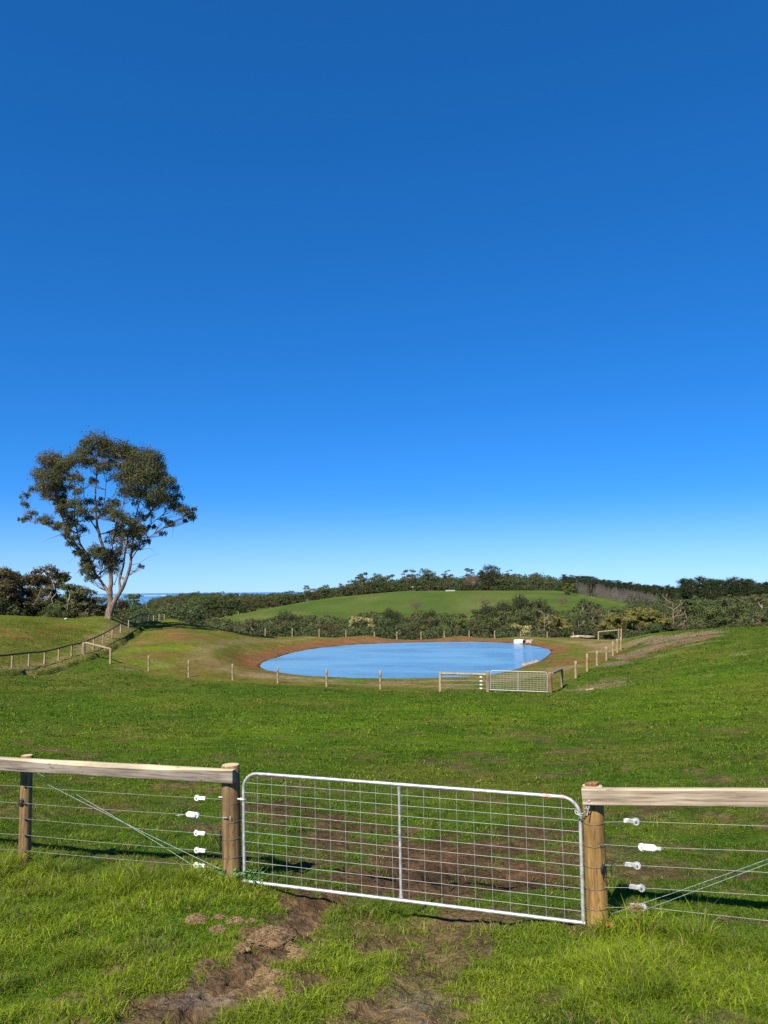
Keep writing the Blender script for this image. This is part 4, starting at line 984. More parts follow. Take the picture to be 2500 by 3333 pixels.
# broad-leaved weed at the foot of the left gate post
m = MB(); rnd = random.Random(9); VV_ = []; 
for k in range(130):
    a = rnd.uniform(0, 6.28); rr = rnd.uniform(.03, .30); c = Vector((math.cos(a)*rr*1.5, math.sin(a)*rr*.5-.12, rnd.uniform(.03, .15)))
    s = rnd.uniform(.008, .017); n_ = Vector((rnd.gauss(0, .5), rnd.gauss(-.3, .5), 1)).normalized(); x = n_.cross(Vector((0, 1, 0))).normalized(); y = n_.cross(x); b0 = m.n
    m.add([c]+[c+x*(s*math.cos(1.047*j))+y*(s*math.sin(1.047*j)) for j in range(6)], [], [(0, 1+j, 1+(j+1) % 6) for j in range(6)])
    m.tube([Vector((c.x*.6, c.y*.7, -.02)), c], .0015, 3, cap=False)
mWeed, t, b = newmat('weed_leaf', 0.5, 0.4); n1 = noise(t, 8, 3); t.links.new(ramp(t, n1.outputs[0], [(0.35, (0.05, 0.13, 0.02)), (0.65, (0.10, 0.22, 0.035))]), b.inputs['Base Color'])
o = m.build('clover_plant', mWeed); o.location = (P1b.x, P1b.y, HZ(P1b.x, P1b.y)); tag(o, 'leafy green weed growing round the foot of the left gate post', 'weed')
# pale litter on the left rise
m = MB(); a = W(214, 2014.5, 86); m.ball((0, 0, 0), .16, .12, .10, 8, 6, .15); o = m.build('stone', mConc); o.location = (a.x, a.y, HZ(a.x, a.y)+.08); tag(o, 'lone white stone on the grassy rise left of the tall gum', 'stone')
# ------------------------------------------------------------------ trees
def barkmat(name, a, b_, dark):
    m, t, b = newmat(name, 0.85, 0.15)
    n1 = noise(t, 1, 6, sc=(6, 6, 1.2), rough=0.6); n2 = noise(t, 0.5, 3)
    c = ramp(t, n1.outputs[0], [(0.33, dark), (0.48, a), (0.65, b_)])
    c = mixrgb(t, 'MULTIPLY', 0.8, c, ramp(t, n2.outputs[0], [(0.35, (0.7, 0.62, 0.55)), (0.6, (1.1, 1.1, 1.1))]))
    t.links.new(c, b.inputs['Base Color']); bump(t, b, n1.outputs[0], 0.5, 0.05); return m
mBark = barkmat('gum_bark', (0.145, 0.108, 0.080), (0.25, 0.208, 0.172), (0.095, 0.058, 0.04))
mBarkD = barkmat('dark_bark', (0.11, 0.085, 0.065), (0.20, 0.16, 0.13), (0.05, 0.04, 0.03))
mBarkP = barkmat('pale_bark', (0.25, 0.215, 0.18), (0.38, 0.34, 0.30), (0.14, 0.11, 0.09))
mTwig = barkmat('grey_twigs', (0.145, 0.13, 0.118), (0.235, 0.215, 0.20), (0.09, 0.078, 0.07))
mTwigB = barkmat('brown_twigs', (0.13, 0.095, 0.07), (0.21, 0.16, 0.125), (0.08, 0.055, 0.04))
def diamonds(Cn, size, asp, rng, droop=0.0, flat=0.0, nrm=None):
    """leaf-like diamonds around centres; returns V,F"""
    n = len(Cn)
    a = rng.normal(size=(n, 3)); a[:, 2] = a[:, 2]*(1-flat)-droop*1.6*np.abs(rng.normal(size=n)); a /= np.linalg.norm(a, axis=1)[:, None]
    c = rng.normal(size=(n, 3)); c[:, 2] *= (1-flat); b = np.cross(a, c); b /= np.linalg.norm(b, axis=1)[:, None]+1e-9
    if flat: b[:, 2] *= (1-flat)
    if nrm is not None:      # leaf clumps face roughly outwards
        m_ = nrm+rng.normal(size=(n, 3))*0.42; m_ /= np.linalg.norm(m_, axis=1)[:, None]+1e-9
        a = a-m_*(a*m_).sum(1)[:, None]; a /= np.linalg.norm(a, axis=1)[:, None]+1e-9; b = np.cross(m_, a)
    s = (size*rng.uniform(0.6, 1.3, n))[:, None]
    V = np.stack([Cn+a*s, Cn+b*s*asp, Cn-a*s, Cn-b*s*asp], 1).reshape(-1, 3)
    i = np.arange(n)*4; return V, np.stack([i, i+1, i+2, i+3], 1)
LN = []
def lobe_points(c, r, n, rng, zs=0.75, shell=0.45):
    d = rng.normal(size=(n, 3)); d /= np.linalg.norm(d, axis=1)[:, None]
    q = (shell+(1-shell)*rng.uniform(0, 1, n)**0.6)[:, None]
    # break the lobe into sub tufts
    k = max(4, n//14); td = rng.normal(size=(k, 3)); td /= np.linalg.norm(td, axis=1)[:, None]
    td[:, 2] = np.where(td[:, 2] < -0.3, -td[:, 2]*0.5, td[:, 2])
    idx = rng.integers(0, k, n); tq = (0.55+0.45*rng.uniform(0, 1, k)**0.5)
    p = td[idx]*tq[idx][:, None]*0.9 + d*q*0.26
    o_ = td[idx]*.75+d*.55+np.array((0, 0, .25)); LN.append(o_/(np.linalg.norm(o_, axis=1)[:, None]+1e-9))
    return np.asarray(c)+p*np.array([r, r, r*zs])
def crown_obj(name, P_, C_, size, asp, rng, parent, droop=0, flat=0, mat=None):
    N_ = np.concatenate(LN) if LN and sum(len(q) for q in LN) == len(P_) else None; LN.clear()
    V, F = diamonds(P_, size, asp, rng, droop, flat, N_)
    return npmesh(name, V, F, [mat or mLeaf], parent, attrs={'tint': np.repeat(C_, 4, axis=0)})
def wig(a, b, n, amp, rnd, up=0.0):
    a, b = Vector(a), Vector(b); out = []
    for i in range(n+1):
        s = i/n; k = math.sin(math.pi*s)
        out.append(a.lerp(b, s)+Vector((rnd.uniform(-1, 1), rnd.uniform(-1, 1), rnd.uniform(-1, 1)))*amp*k+Vector((0, 0, up*k)))
    return out
GUMCOL = [((0.040, 0.056, 0.019), (0.122, 0.144, 0.047)), ((0.046, 0.052, 0.021), (0.142, 0.142, 0.055)), ((0.036, 0.058, 0.020), (0.104, 0.142, 0.047))]
def proto_gum(seed, Hh, Wd, dens, col, bark, openness=0.0, base_frac=0.3, lobes=20, size=0.21, n_leaf=7000):
    rnd = random.Random(seed); rng = np.random.default_rng(seed)
    root = empty('gum_tree'); tr = MB()
    fk = Vector((rnd.uniform(-.5, .5), rnd.uniform(-.4, .4), Hh*rnd.uniform(.16, .28)))
    tr.tube(wig((0, 0, -1.0), fk, 4, .12, rnd), [Hh*.030, Hh*.026, Hh*.024, Hh*.022, Hh*.020], 8)
    C = []
    for k in range(lobes):
        s = rnd.random(); a = rnd.uniform(0, 6.283)
        z = Hh*(base_frac+(0.90-base_frac)*s)
        env = math.sin(math.pi*min(1, (0.18+0.82*(1-s))**0.75*0.92+0.03)) if openness < .5 else (0.35+0.65*s if s < .7 else (1-s)/.3*.6+.35)
        rr = Wd*env*math.sqrt(rnd.uniform(.25, 1))
        if openness < .5:
            ph = math.acos(1-1.55*(k+.5)/lobes); a = k*2.39996+rnd.uniform(-.3, .3); q_ = rnd.uniform(.72, 1.0)
            if k % 4 == 3: q_ *= .5
            z = Hh*(.50+.38*math.cos(ph)*q_); rr = Wd*math.sin(ph)*q_*rnd.uniform(.75, 1.1)
        C.append((Vector((math.cos(a)*rr, math.sin(a)*rr, z)), Wd*rnd.uniform(.30, .46)*(1-.2*openness)))
    limbs = []
    for k in range(5):
        a = k*1.257+rnd.uniform(-.4, .4); e = Vector((math.cos(a)*Wd*.5, math.sin(a)*Wd*.5, Hh*rnd.uniform(.55, .75)))
        w = wig(fk, e, 5, Hh*.018, rnd, -Hh*.02); tr.tube(w, [Hh*.009*(1-.13*i) for i in range(6)], 6, cap=False); limbs += w[2:]
    for c, r in C:
        s_ = min(limbs, key=lambda q: (q-c).length+max(0, q.z-c.z)*2)
        tr.tube(wig(s_, c, 4, Hh*.012, rnd, Hh*.01), [Hh*.0062, Hh*.005, Hh*.004, Hh*.003, Hh*.0015], 5, cap=False)
    tr.build('trunk', bark, root, smooth=True)
    Ps = []; Cs = []; tot = sum(r*r for c, r in C); lo, hi = map(np.array, col)
    for c, r in C:
        n = max(30, int(n_leaf*dens*r*r/tot)); p = lobe_points(c, r, n, rng, .62 if openness else .75)
        k = rng.uniform(0, 1, n)[:, None]*.6+rnd.uniform(0, .4); Ps.append(p); Cs.append((lo*(1-k)+hi*k)*rng.uniform(.8, 1.2, n)[:, None])
    co = crown_obj('crown', np.concatenate(Ps), np.concatenate(Cs), size, .5, rng, root, droop=.25)
    root['h'] = float(np.percentile(np.concatenate(Ps)[:, 2], 99.5)); return root
def proto_bush(seed, Hh, Wd, lo, hi, bark, name='wattle_tree', size=.17, n_leaf=6500, zs=.8):
    rnd = random.Random(seed); rng = np.random.default_rng(seed); root = empty(name); tr = MB()
    Ps = []; Cs = []; lo, hi = np.array(lo), np.array(hi)
    tr.tube(wig((0, 0, -1), (0, 0, Hh*.4), 3, .1, rnd), [Hh*.028]*2+[Hh*.02]*2, 7)
    for k in range(22):
        s = rnd.random(); a = rnd.uniform(0, 6.28); rr = Wd*(1-(s*.95)**2.2)**.5*rnd.uniform(.35, .85); r = Wd*rnd.uniform(.22, .36)
        c = Vector((math.cos(a)*rr, math.sin(a)*rr, Hh*(.10+.76*s))); tr.tube(wig((0, 0, Hh*min(.38, s)), c, 3, .15, rnd), [Hh*.009, Hh*.006, Hh*.004, Hh*.002], 5, cap=False)
        n = n_leaf//22; Ps.append(lobe_points(c, r, n, rng, zs)); kk_ = (rng.uniform(0, 1, n)*.6+rnd.uniform(0, .4))[:, None]; Cs.append(lo*(1-kk_)+hi*kk_)
    tr.build('trunk', bark, root, smooth=True)
    crown_obj('crown', np.concatenate(Ps), np.concatenate(Cs), size, .5, rng, root)
    root['h'] = float(np.percentile(np.concatenate(Ps)[:, 2], 99.5)); return root
def proto_cypress(seed, Hh, Wd):
    rnd = random.Random(seed); rng = np.random.default_rng(seed); root = empty('cypress_tree'); tr = MB()
    tr.tube(wig((0, 0, -1), (0, 0, Hh*.92), 6, .12, rnd), [Hh*.03*(1-.14*i) for i in range(7)], 7)
    Ps = []; Cs = []; lo, hi = np.array((0.014, 0.024, 0.010)), np.array((0.050, 0.068, 0.022))
    for k in range(46):
        s = rnd.random()**.9; a = rnd.uniform(0, 6.28); L = Wd*(1-.62*s)*rnd.uniform(.6, 1.1); z = Hh*(.10+.84*s)
        e = Vector((math.cos(a)*L, math.sin(a)*L, z+L*.28)); tr.tube([Vector((0, 0, z-.3)), e*.5+Vector((0, 0, z*.5)), e], [Hh*.008, Hh*.005, Hh*.002], 4, cap=False)
        n = 110; tt = rng.uniform(.15, 1.08, n)[:, None]
        p = np.array((0, 0, z))*(1-tt)+np.array(e)*tt; p = p+rng.normal(size=(n, 3))*np.array((.17, .17, .07))*Wd*(.35+.65*np.clip(tt, 0, 1))
        kk_ = (rng.uniform(0, 1, n)*.5+rnd.uniform(0, .5))[:, None]; Ps.append(p); Cs.append(lo*(1-kk_)+hi*kk_)
    tr.build('trunk', mBarkD, root, smooth=True)
    crown_obj('crown', np.concatenate(Ps), np.concatenate(Cs), .30, .5, rng, root, flat=.6)
    root['h'] = float(np.percentile(np.concatenate(Ps)[:, 2], 99.7)); return root
def twigs(tr, p, d, L, r, lev, rnd, spread, upb):
    e = p+d*L; mid = p.lerp(e, .5)+Vector((rnd.gauss(0, 1), rnd.gauss(0, 1), rnd.gauss(0, 1)))*L*.04
    tr.tube([p, mid, e], [r, r*.8, r*.55], 4 if lev else 3, cap=False)
    if lev == 0: return
    for k in range(3 if lev > 1 else 4):
        dd_ = (d+Vector((rnd.gauss(0, 1), rnd.gauss(0, 1), rnd.gauss(upb, .5)))*spread).normalized()
        s = rnd.uniform(.4, 1); twigs(tr, p.lerp(e, s), dd_, L*rnd.uniform(.55, .8), r*.52, lev-1, rnd, spread, upb)
def proto_bare(seed, Hh, kind):
    rngb = np.random.default_rng(seed)
    rnd = random.Random(seed); root = empty('poplar_tree' if kind == 'poplar' else 'bare_tree'); tr = MB(); tw = MB()
    if kind == 'poplar':
        tr.tube(wig((0, 0, -1), (0, 0, Hh), 6, .12, rnd), [Hh*.016*(1-.15*i) for i in range(7)], 6)
        for k in range(26):
            z = Hh*rnd.uniform(.15, .9); a = rnd.uniform(0, 6.28); twigs(tw, Vector((0, 0, z)), Vector((math.cos(a)*.42, math.sin(a)*.42, 1)).normalized(), Hh*.16*(1.1-z/Hh), Hh*.0055, 2, rnd, .28, .5)
        tr.build('trunk', mTwig, root, smooth=True); tw.build('branches', mTwig, root)
        z_ = rngb.uniform(.18, .98, 900)*Hh; a_ = rngb.uniform(0, 6.28, 900); r_ = Hh*.085*np.sqrt(rngb.uniform(0, 1, 900))*(1.15-z_/Hh)
        V, F = diamonds(np.stack([np.cos(a_)*r_, np.sin(a_)*r_, z_], 1), .55, .032, rngb, droop=2.0); npmesh('twigs', V, F, [mTwig], root)
    else:
        tr.tube(wig((0, 0, -1), (0, 0, Hh*.25), 3, .06, rnd), [Hh*.035, Hh*.03, Hh*.026, Hh*.024], 7)
        for k in range(8):
            a = k*.8+rnd.uniform(-.3, .3); twigs(tw, Vector((0, 0, Hh*rnd.uniform(.18, .26))), Vector((math.cos(a)*.7, math.sin(a)*.7, rnd.uniform(.5, 1.2))).normalized(), Hh*.30, Hh*.011, 4, rnd, .45, .25)
        tr.build('trunk', mTwigB, root, smooth=True); tw.build('branches', mTwigB, root)
        d_ = rngb.normal(size=(2600, 3)); d_ /= np.linalg.norm(d_, axis=1)[:, None]; d_[:, 2] = np.abs(d_[:, 2])*1.05-.12; q_ = (rngb.uniform(.25, 1, 2600)**.6)[:, None]
        V, F = diamonds(np.array((0, 0, Hh*.36))+d_*q_*np.array((Hh*.52, Hh*.52, Hh*.60)), .30, .07, rngb); npmesh('twigs', V, F, [mTwigB], root)
    root['h'] = Hh; return root
PROTO = {}
gd = [proto_gum(100+i, 15, 5.6, 1.0, GUMCOL[i % 3], mBarkD, 0.0, lobes=24) for i in range(5)]
go = [proto_gum(200+i, 16, 5.4, .75, GUMCOL[(i+1) % 3], mBarkP, 1.0, base_frac=.42, lobes=15) for i in range(4)]
sc_ = [proto_bush(300+i, 6, 4.2, *c_, mBarkD, 'scrub_tree') for i, c_ in enumerate([((0.032, 0.040, 0.016), (0.085, 0.092, 0.036)), ((0.040, 0.038, 0.018), (0.11, 0.095, 0.045)), ((0.030, 0.046, 0.016), (0.075, 0.105, 0.034))])]
wt = [proto_bush(400+i, 8, 4.0, (0.085, 0.088, 0.020), (0.22, 0.195, 0.055), mBarkD, 'wattle_tree') for i in range(2)]
wp = [proto_bush(410, 8, 4.0, (0.20, 0.19, 0.07), (0.42, 0.38, 0.16), mBarkD, 'wattle_tree')]
gw = [proto_bush(420, 8, 3.6, (0.060, 0.085, 0.018), (0.16, 0.19, 0.035), mBarkD, 'shrub_tree')]
cy = [proto_cypress(500+i, 18, 5.5) for i in range(3)]
po = [proto_bare(600+i, 17, 'poplar') for i in range(3)]
ba = [proto_bare(610+i, 9, 'round') for i in range(2)]
fg = [proto_gum(700, 18, 8, 1.7, ((0.026, 0.034, 0.015), (0.078, 0.084, 0.034)), mBarkD, 0.0, base_frac=.12, lobes=34, size=.26, n_leaf=7000)]
bt = [proto_gum(710, 14, 7.5, 1.5, ((0.050, 0.042, 0.018), (0.125, 0.092, 0.040)), mBarkP, 1.0, base_frac=.48, lobes=26, size=.19, n_leaf=12000)]
ALLP = gd+go+sc_+wt+wp+gw+cy+po+ba+fg+bt
used = set(); NT = 0
def place(protos, px, ytop, Y, label, cat, group=None, wscale=None, rnd=random, zfix=None, mat=None, name=None):
    """tree whose top reaches pixel row ytop at distance Y"""
    global NT
    p = protos if not isinstance(protos, list) else rnd.choice(protos)
    q = P(px, ytop, Y); g = zfix if zfix is not None else HZ(q.x, q.y)
    hgt = max(q.z-g, 2.5); s = hgt/p['h']*1.02
    if p.name in used:
        r = p.copy(); COL.objects.link(r)
        for ch in list(p.children):
            c = ch.copy(); COL.objects.link(c); c.parent = r
            for g2 in ch.children: d = g2.copy(); COL.objects.link(d); d.parent = c
    else: r = p
    used.add(p.name)
    r.location = (q.x, q.y, g); r.rotation_euler = (0, 0, rnd.uniform(0, 6.28)); w_ = s*(wscale or rnd.uniform(.9, 1.15)); r.scale = (w_, w_, s)
    for k in ('label', 'category', 'group', 'kind'):
        if k in r.keys(): del r[k]
    if group:
        for ph, kd in ZL:
            if label.endswith(ph):
                if kd == 'edge': zt = 'left of the brown domed gum' if px < 60 else ('under the brown domed gum' if px < 150 else 'right of the brown domed gum')
                else: zt = zone(px, kd)
                label = label.replace(' in the wide wood between the tall gum and the hill', ' in the wide left wood').replace(' in the wood behind the right hillside', ' behind the right hillside').replace(' in the long belt behind the bare poplars', ' behind the bare poplars').replace(' in the wooded belt behind', ' in the belt behind').replace(' in the belt along the crest', ' along the crest')+', '+zt
                group = group+', '+zt; break
    tag(r, label, cat, group); NT += 1; return r
rt_ = random.Random(77)
def zone(px, kind):
    if kind == 'belt': z = [(700, 'beyond the mound'), (950, 'below the green hill tip'), (1120, 'left of the cream wattle'), (1300, 'right of the cream wattle'), (1460, 'left of the yellow green wattle'), (1640, 'below the largest dome'), (1760, 'behind the white culvert'), (1860, 'around the pale dead gum'), (1990, 'around the dead stump'), (2160, 'behind the golden wattles'), (2300, 'right of the pinkish tree'), (9999, 'towards the right edge')]
    elif kind == 'hill': z = [(800, 'at its low left end'), (950, 'left of the tall crest gums'), (1120, 'where the crest starts to climb'), (1300, 'left of the cream shed'), (1440, 'around the brown roofed house'), (1560, 'above the white bales'), (1680, 'around the largest dome'), (9999, 'right of the largest dome')]
    elif kind == 'left': z = [(330, 'left of the tall trunk'), (450, 'right of the tall trunk'), (560, 'behind the curved fence'), (700, 'above the mound'), (850, 'above the green field tip'), (9999, 'against the climbing hill edge')]
    elif kind == 'right': z = [(1950, 'at the upper left end'), (2050, 'in the left half'), (2150, 'in the lower half'), (2250, 'at the dip in the skyline'), (2340, 'just right of the dip'), (2430, 'in its middle'), (9999, 'at the right edge')]
    for lim, t_ in z:
        if px < lim: return t_
ZL = [(' in the belt behind the pond', 'belt'), (' fronting the belt behind the pond', 'belt'), (' in the wood behind the right hillside', 'right'), (' in the tall windbreak', 'right'), (' in the long belt behind the bare poplars', 'right'), (' in the sloping hill row', 'right'), (' in the belt along the crest of the green hill', 'hill'), (' along the top fence of the green hill', 'hill'), (' in the wide wood between the tall gum and the hill', 'left'), (' behind the grassy rise at the far left', 'edge'), (' in the wooded belt behind the pond', 'belt')]
# valley belt behind the pond
prof = np.array([(560,2016),(640,2018),(700,2010),(800,2008),(860,2008),(933,1995),(1015,2000),(1082,2005),(1179,1995),(1270,1988),(1300,1998),(1384,1990),(1481,1994),(1570,1977),(1630,1970),(1692,1946),(1764,1962),(1806,1998),(1850,2008),(1891,1958),(1941,1958),(1967,1968),(2020,1985),(2061,1985),(2105,1983),(2183,1960),(2261,1942),(2350,1944),(2430,1940),(2600,1936)])
def pr(px): return float(np.interp(px, prof[:, 0], prof[:, 1]))
L1 = ('dense gum in the wooded belt behind the pond', 'tree', 'dark gums in the belt behind the pond')
L2 = ('open pale limbed gum in the belt behind the pond', 'tree', 'open gums in the belt behind the pond')
L3 = ('scrub tree fronting the belt behind the pond', 'tree', 'scrub trees behind the pond')
px = 590
while px < 2580:
    y = pr(px)+rt_.uniform(0, 10)
    k = rt_.random()
    place(gd if k < .62 else go, px, y, rt_.uniform(215, 262), *(L1 if k < .62 else L2), rnd=rt_, wscale=None)
    px += rt_.uniform(32, 50) if px < 1500 else rt_.uniform(34, 52)
px = 610
while px < 2580:
    y = pr(px)+rt_.uniform(18, 34); k = rt_.random()
    place(gd if k < .7 else go, px, min(y, 2042), rt_.uniform(176, 205), *(L1 if k < .7 else L2), rnd=rt_); px += rt_.uniform(46, 70)
px = 560
while px < 2560:
    place(sc_, px, rt_.uniform(2038, 2056) if px < 2050 else rt_.uniform(2022, 2042), rt_.uniform(142, 160), *L3, rnd=rt_); px += rt_.uniform(36, 62)
# singled-out belt trees
for px, y, ws, lab in ((1692,1944,1.0,'highest broad dark dome in the belt, between pond culvert and hill'),(1640,1964,1.0,'broad dark gum joined to the left of the highest belt dome'),(1752,1958,.95,'second highest dark dome, just right of the highest in the belt'),(1580,1975,.95,'broad olive dome left of the highest belt domes'),(1795,1990,.9,'lower dark dome sloping off right of the two highest belt domes'),(1270,1986,.95,'broad dark crown right of the cream wattle'),(933,1993,.95,'broad dark crown highest in the left part of the belt'),(1400,1992,.9,'dark round crown below the left bare tree of the hill'),(1905,1954,.85,'tall grey limbed gum left of the golden wattles')):
    place(fg if px != 1905 else go, px, y, 208, lab, 'tree', wscale=ws*.62)
place(wp, 1179, 2010, 168, 'pale cream flowering wattle standing out left of centre behind the pond', 'tree', wscale=.9)
place(wp, 1693, 2034, 150, 'low pale yellow flowering bush behind the concrete culvert', 'tree', wscale=1.3)
for px, y, lab in ((1370,2038,'small pale yellow bush behind the post bank, left of centre'),(1470,2014,'yellow green wattle poking from dark gums left of the big belt gums'),(1445,2048,'low yellow green bush under the taller wattle'),(1540,2040,'rounded olive yellow bush between two bank posts'),(1600,2042,'broad low wattle left of the culvert'),
                   (1803,2005,'upright golden green wattle right of the pale dead gum'),(2000,2008,'golden wattle nearest the corner strainer'),(2062,1984,'tall golden wattle crowning the clump behind the corner strainer'),(2105,1984,'second tall golden wattle to the right in the clump'),(2140,2004,'right edge wattle of the golden clump'),(1975,2035,'low golden wattle behind the high rail'),(2085,2020,'front wattle of the golden clump'),(2482,2028,'dull yellow bush at the right edge of the ridge')):
    place(wt if 'low' not in lab or px > 1900 else gw, px, y, 165 if px < 1900 else 158, lab, 'tree')
def dead_tree(px, yb, yt, Y, seed, label, mat, lean=.15, nb=7):
    rnd = random.Random(seed); q = P(px, yt, Y); g = HZ(q.x, q.y); Hh = q.z-g; root = empty('dead_tree', (q.x, q.y, g)); tag(root, label, 'tree')
    tr = MB(); tw = MB(); tp = Vector((lean*Hh*.4, 0, Hh)); w_ = wig((0, 0, -1), tp, 7, Hh*.02, rnd); tr.tube(w_, [Hh*.014*(1-.11*i) for i in range(8)], 7)
    for k in range(nb):
        s = .45+.5*k/nb; a = rnd.choice((0, math.pi))+rnd.uniform(-.7, .7); twigs(tw, w_[min(7, int(s*8))], Vector((math.cos(a), math.sin(a), rnd.uniform(.3, .9))).normalized(), Hh*.15, Hh*.006, 2, rnd, .35, .2)
    tr.build('trunk', mat, root, smooth=True); tw.build('branches', mat, root)
mRedBark = barkmat('pinkish_bark', (0.26, 0.17, 0.13), (0.38, 0.29, 0.24), (0.16, 0.10, 0.08))
dead_tree(1765, 0, 2000, 152, 5, 'pale dead gum with forked white trunk among the dark belt gums', mBarkP)
dead_tree(1877, 0, 2022, 150, 6, 'broken pale dead stump near the corner strainer', mBarkP, nb=4)
dead_tree(2193, 0, 1962, 158, 7, 'pinkish bare tree with spreading arms right of the golden wattles', mRedBark, -.05, 10)
dead_tree(1981, 0, 1985, 160, 8, 'thin pale dead trunk beside the golden wattles', mBarkP, 0, 2)
# right-hand wood and windbreak
LR = ('dark olive gum tree in the wood behind the right hillside', 'tree', 'gums behind the right hillside')
for k in range(44):
    px = 2060+k*11.6+rt_.uniform(-9, 9); y = rt_.uniform(1952, 2000); place(gd+go[:1] if y < 1985 else sc_+gd, px, y, rt_.uniform(250, 400), *LR, rnd=rt_)
for k in range(34):
    px = 2222+k*9; y = 1888+4*math.sin(k*1.7)+rt_.uniform(-6, 10)+(10 if k > 24 else 0)
    place(cy, px, y, rt_.uniform(400, 450), 'dark cypress in the tall windbreak', 'tree', 'cypresses in the right windbreak', rnd=rt_, wscale=.72)
for k in range(48):
    px = 1836+k*8.6; y = float(np.interp(px, [1836, 1930, 2000, 2100, 2230], [1872, 1880, 1890, 1904, 1912]))+rt_.uniform(-3, 6)
    place(cy, px, y, rt_.uniform(560, 640), 'dark cypress in the long belt behind the bare poplars', 'tree', 'cypresses behind the poplars', rnd=rt_, wscale=.9)
for k in range(72):
    s = k/71; px = 1872+s*265; y = 1894+s*42+rt_.uniform(-6, 5); Y = 590-s*120+8*(k % 2)
    q = P(px, 2000, Y); place(po, px, y, Y, 'leafless poplar in the sloping hill row', 'tree', 'bare poplars in the sloping row', rnd=rt_, wscale=1.25)
# hill: field trees
place(ba, 1355, 1951, 430, 'bare round brown tree alone on the left of the green hill', 'tree', wscale=1.3)
place(ba, 1581, 1944, 445, 'faint bare tree in the middle of the green hill', 'tree', wscale=1.1)
place(ba, 1830, 1938, 445, 'bare brown tree on the green hill below the leafy green one', 'tree', wscale=1.2)
place(gw, 1850, 1899, 560, 'bright green leafy tree at the top right of the hill field', 'tree', wscale=1.3)
place(ba, 1636, 1953, 400, 'tiny bare shrub in the lower middle of the green hill', 'shrub', wscale=1.2)
# hill skyline
sk = np.array([(640,1926),(696,1923),(760,1928),(865,1925),(913,1920),(960,1921),(1000,1908),(1058,1904),(1106,1899),(1140,1885),(1179,1865),(1205,1885),(1232,1868),(1270,1872),(1300,1880),(1328,1857),(1355,1880),(1389,1853),(1425,1878),(1456,1857),(1490,1880),(1528,1853),(1560,1870),(1595,1842),(1659,1855),(1690,1866),(1720,1872),(1741,1865),(1775,1880),(1798,1878),(1861,1874)])
def skp(px): return float(np.interp(px, sk[:, 0], sk[:, 1]))
LS = ('dark gum in the belt along the crest of the green hill', 'tree', 'gums along the hill crest')
edge = lambda px: float(np.interp(px, [640, 711, 800, 889, 980, 1082, 1200, 1300, 1827, 1933], [470, 505, 535, 565, 585, 605, 618, 625, 630, 560]))
for i_, (px, y) in enumerate(((1179,1865),(1232,1868),(1270,1871),(1328,1855),(1389,1852),(1456,1857),(1528,1851),(1659,1856),(1741,1865),(1000,1907),(1058,1904),(1106,1900))):
    place(go+gd[:1], px, y, edge(px)+rt_.uniform(15, 60), ('tall open gum rising above the hill crest belt, number %s from the left' % ['four','five','six','seven','eight','nine','ten','eleven','twelve','one','two','three'][i_]), 'tree', 'tall gums rising over the hill crest', rnd=rt_)
place(fg, 1597, 1841, 640, 'largest dense dome shaped tree on the hill skyline', 'tree', wscale=.95)
place(fg, 1570, 1862, 648, 'smaller dense tree at the left shoulder of the largest dome', 'tree', wscale=.9)
place(ba, 1537, 1862, 634, 'bare pinkish brown tree on the skyline left of the largest dome', 'tree', wscale=1)
px = 640
while px < 1880:
    place(gd, px, max(skp(px)+rt_.uniform(2, 18), 1870), edge(px)+rt_.uniform(25, 110), *LS, rnd=rt_); px += rt_.uniform(15, 24)
px = 660
while px < 1850:
    if not 1655 < px < 1690:
        g = P(px, 2000, edge(px)+6)
        yb = float(np.interp(px, [640, 711, 889, 1082, 1300, 1827], [2020, 2010, 1974, 1942, 1924, 1924])); place(sc_+gd[:1], px, yb-rt_.uniform(16, 30), edge(px)+rt_.uniform(4, 14), 'low tree along the top fence of the green hill', 'tree', 'low trees along the hill fence', rnd=rt_)
    px += rt_.uniform(18, 30)
# left: wood beyond the mound up to the sea
LW = ('dark gum in the wide wood between the tall gum and the hill', 'tree', 'gums in the wide left wood')
for k in range(130):
    px = rt_.uniform(230, 1000); dpt = rt_.random(); Y = 270+dpt*560
    ytop = float(np.interp(px, [230, 420, 500, 560, 650, 1000], [1968, 1968, 1958, 1938, 1933, 1929]))+(1-dpt)*rt_.uniform(26, 62)
    if px > 640:
        lim = float(np.interp(px, [640, 711, 889, 1000], [2018, 2006, 1970, 1950])); 
        if Y < 560: continue
        ytop = min(ytop, lim-14)
    place(gd+go[:2] if rt_.random() < .75 else sc_, px, ytop, Y, *LW, rnd=rt_)
# left group behind the paddock rise
LL = ('understorey gum behind the grassy rise at the far left', 'tree', 'understorey gums at the far left')
for k in range(26):
    px = -60+k*15+rt_.uniform(-8, 8); place(gd+sc_, px, rt_.uniform(1944, 1985), rt_.uniform(128, 185), *LL, rnd=rt_)
place(bt, 92, 1852, 140, 'broad brown tinged gum with a domed crown at the far left', 'tree', wscale=1.05)
place(go[1], 48, 1884, 150, 'lower open gum at the left shoulder of the domed one', 'tree', wscale=.9)
place(go[1], 168, 1872, 148, 'dark topped gum just right of the brown domed gum', 'tree', wscale=.9)
place(go[2], 205, 1905, 136, 'umbrella gum with many slanting pale limbs left of the tall gum', 'tree', wscale=1.2)
place(go[3], 258, 1915, 138, 'rightmost low umbrella gum of the far left group', 'tree', wscale=1.15)
place(go[0], 3, 1880, 142, 'dark gum cut off by the left edge of the picture', 'tree', wscale=1.0)
place(go[2], 447, 1937, 420, 'little umbrella gum against the sea right of the tall trunk', 'tree', wscale=1.2)
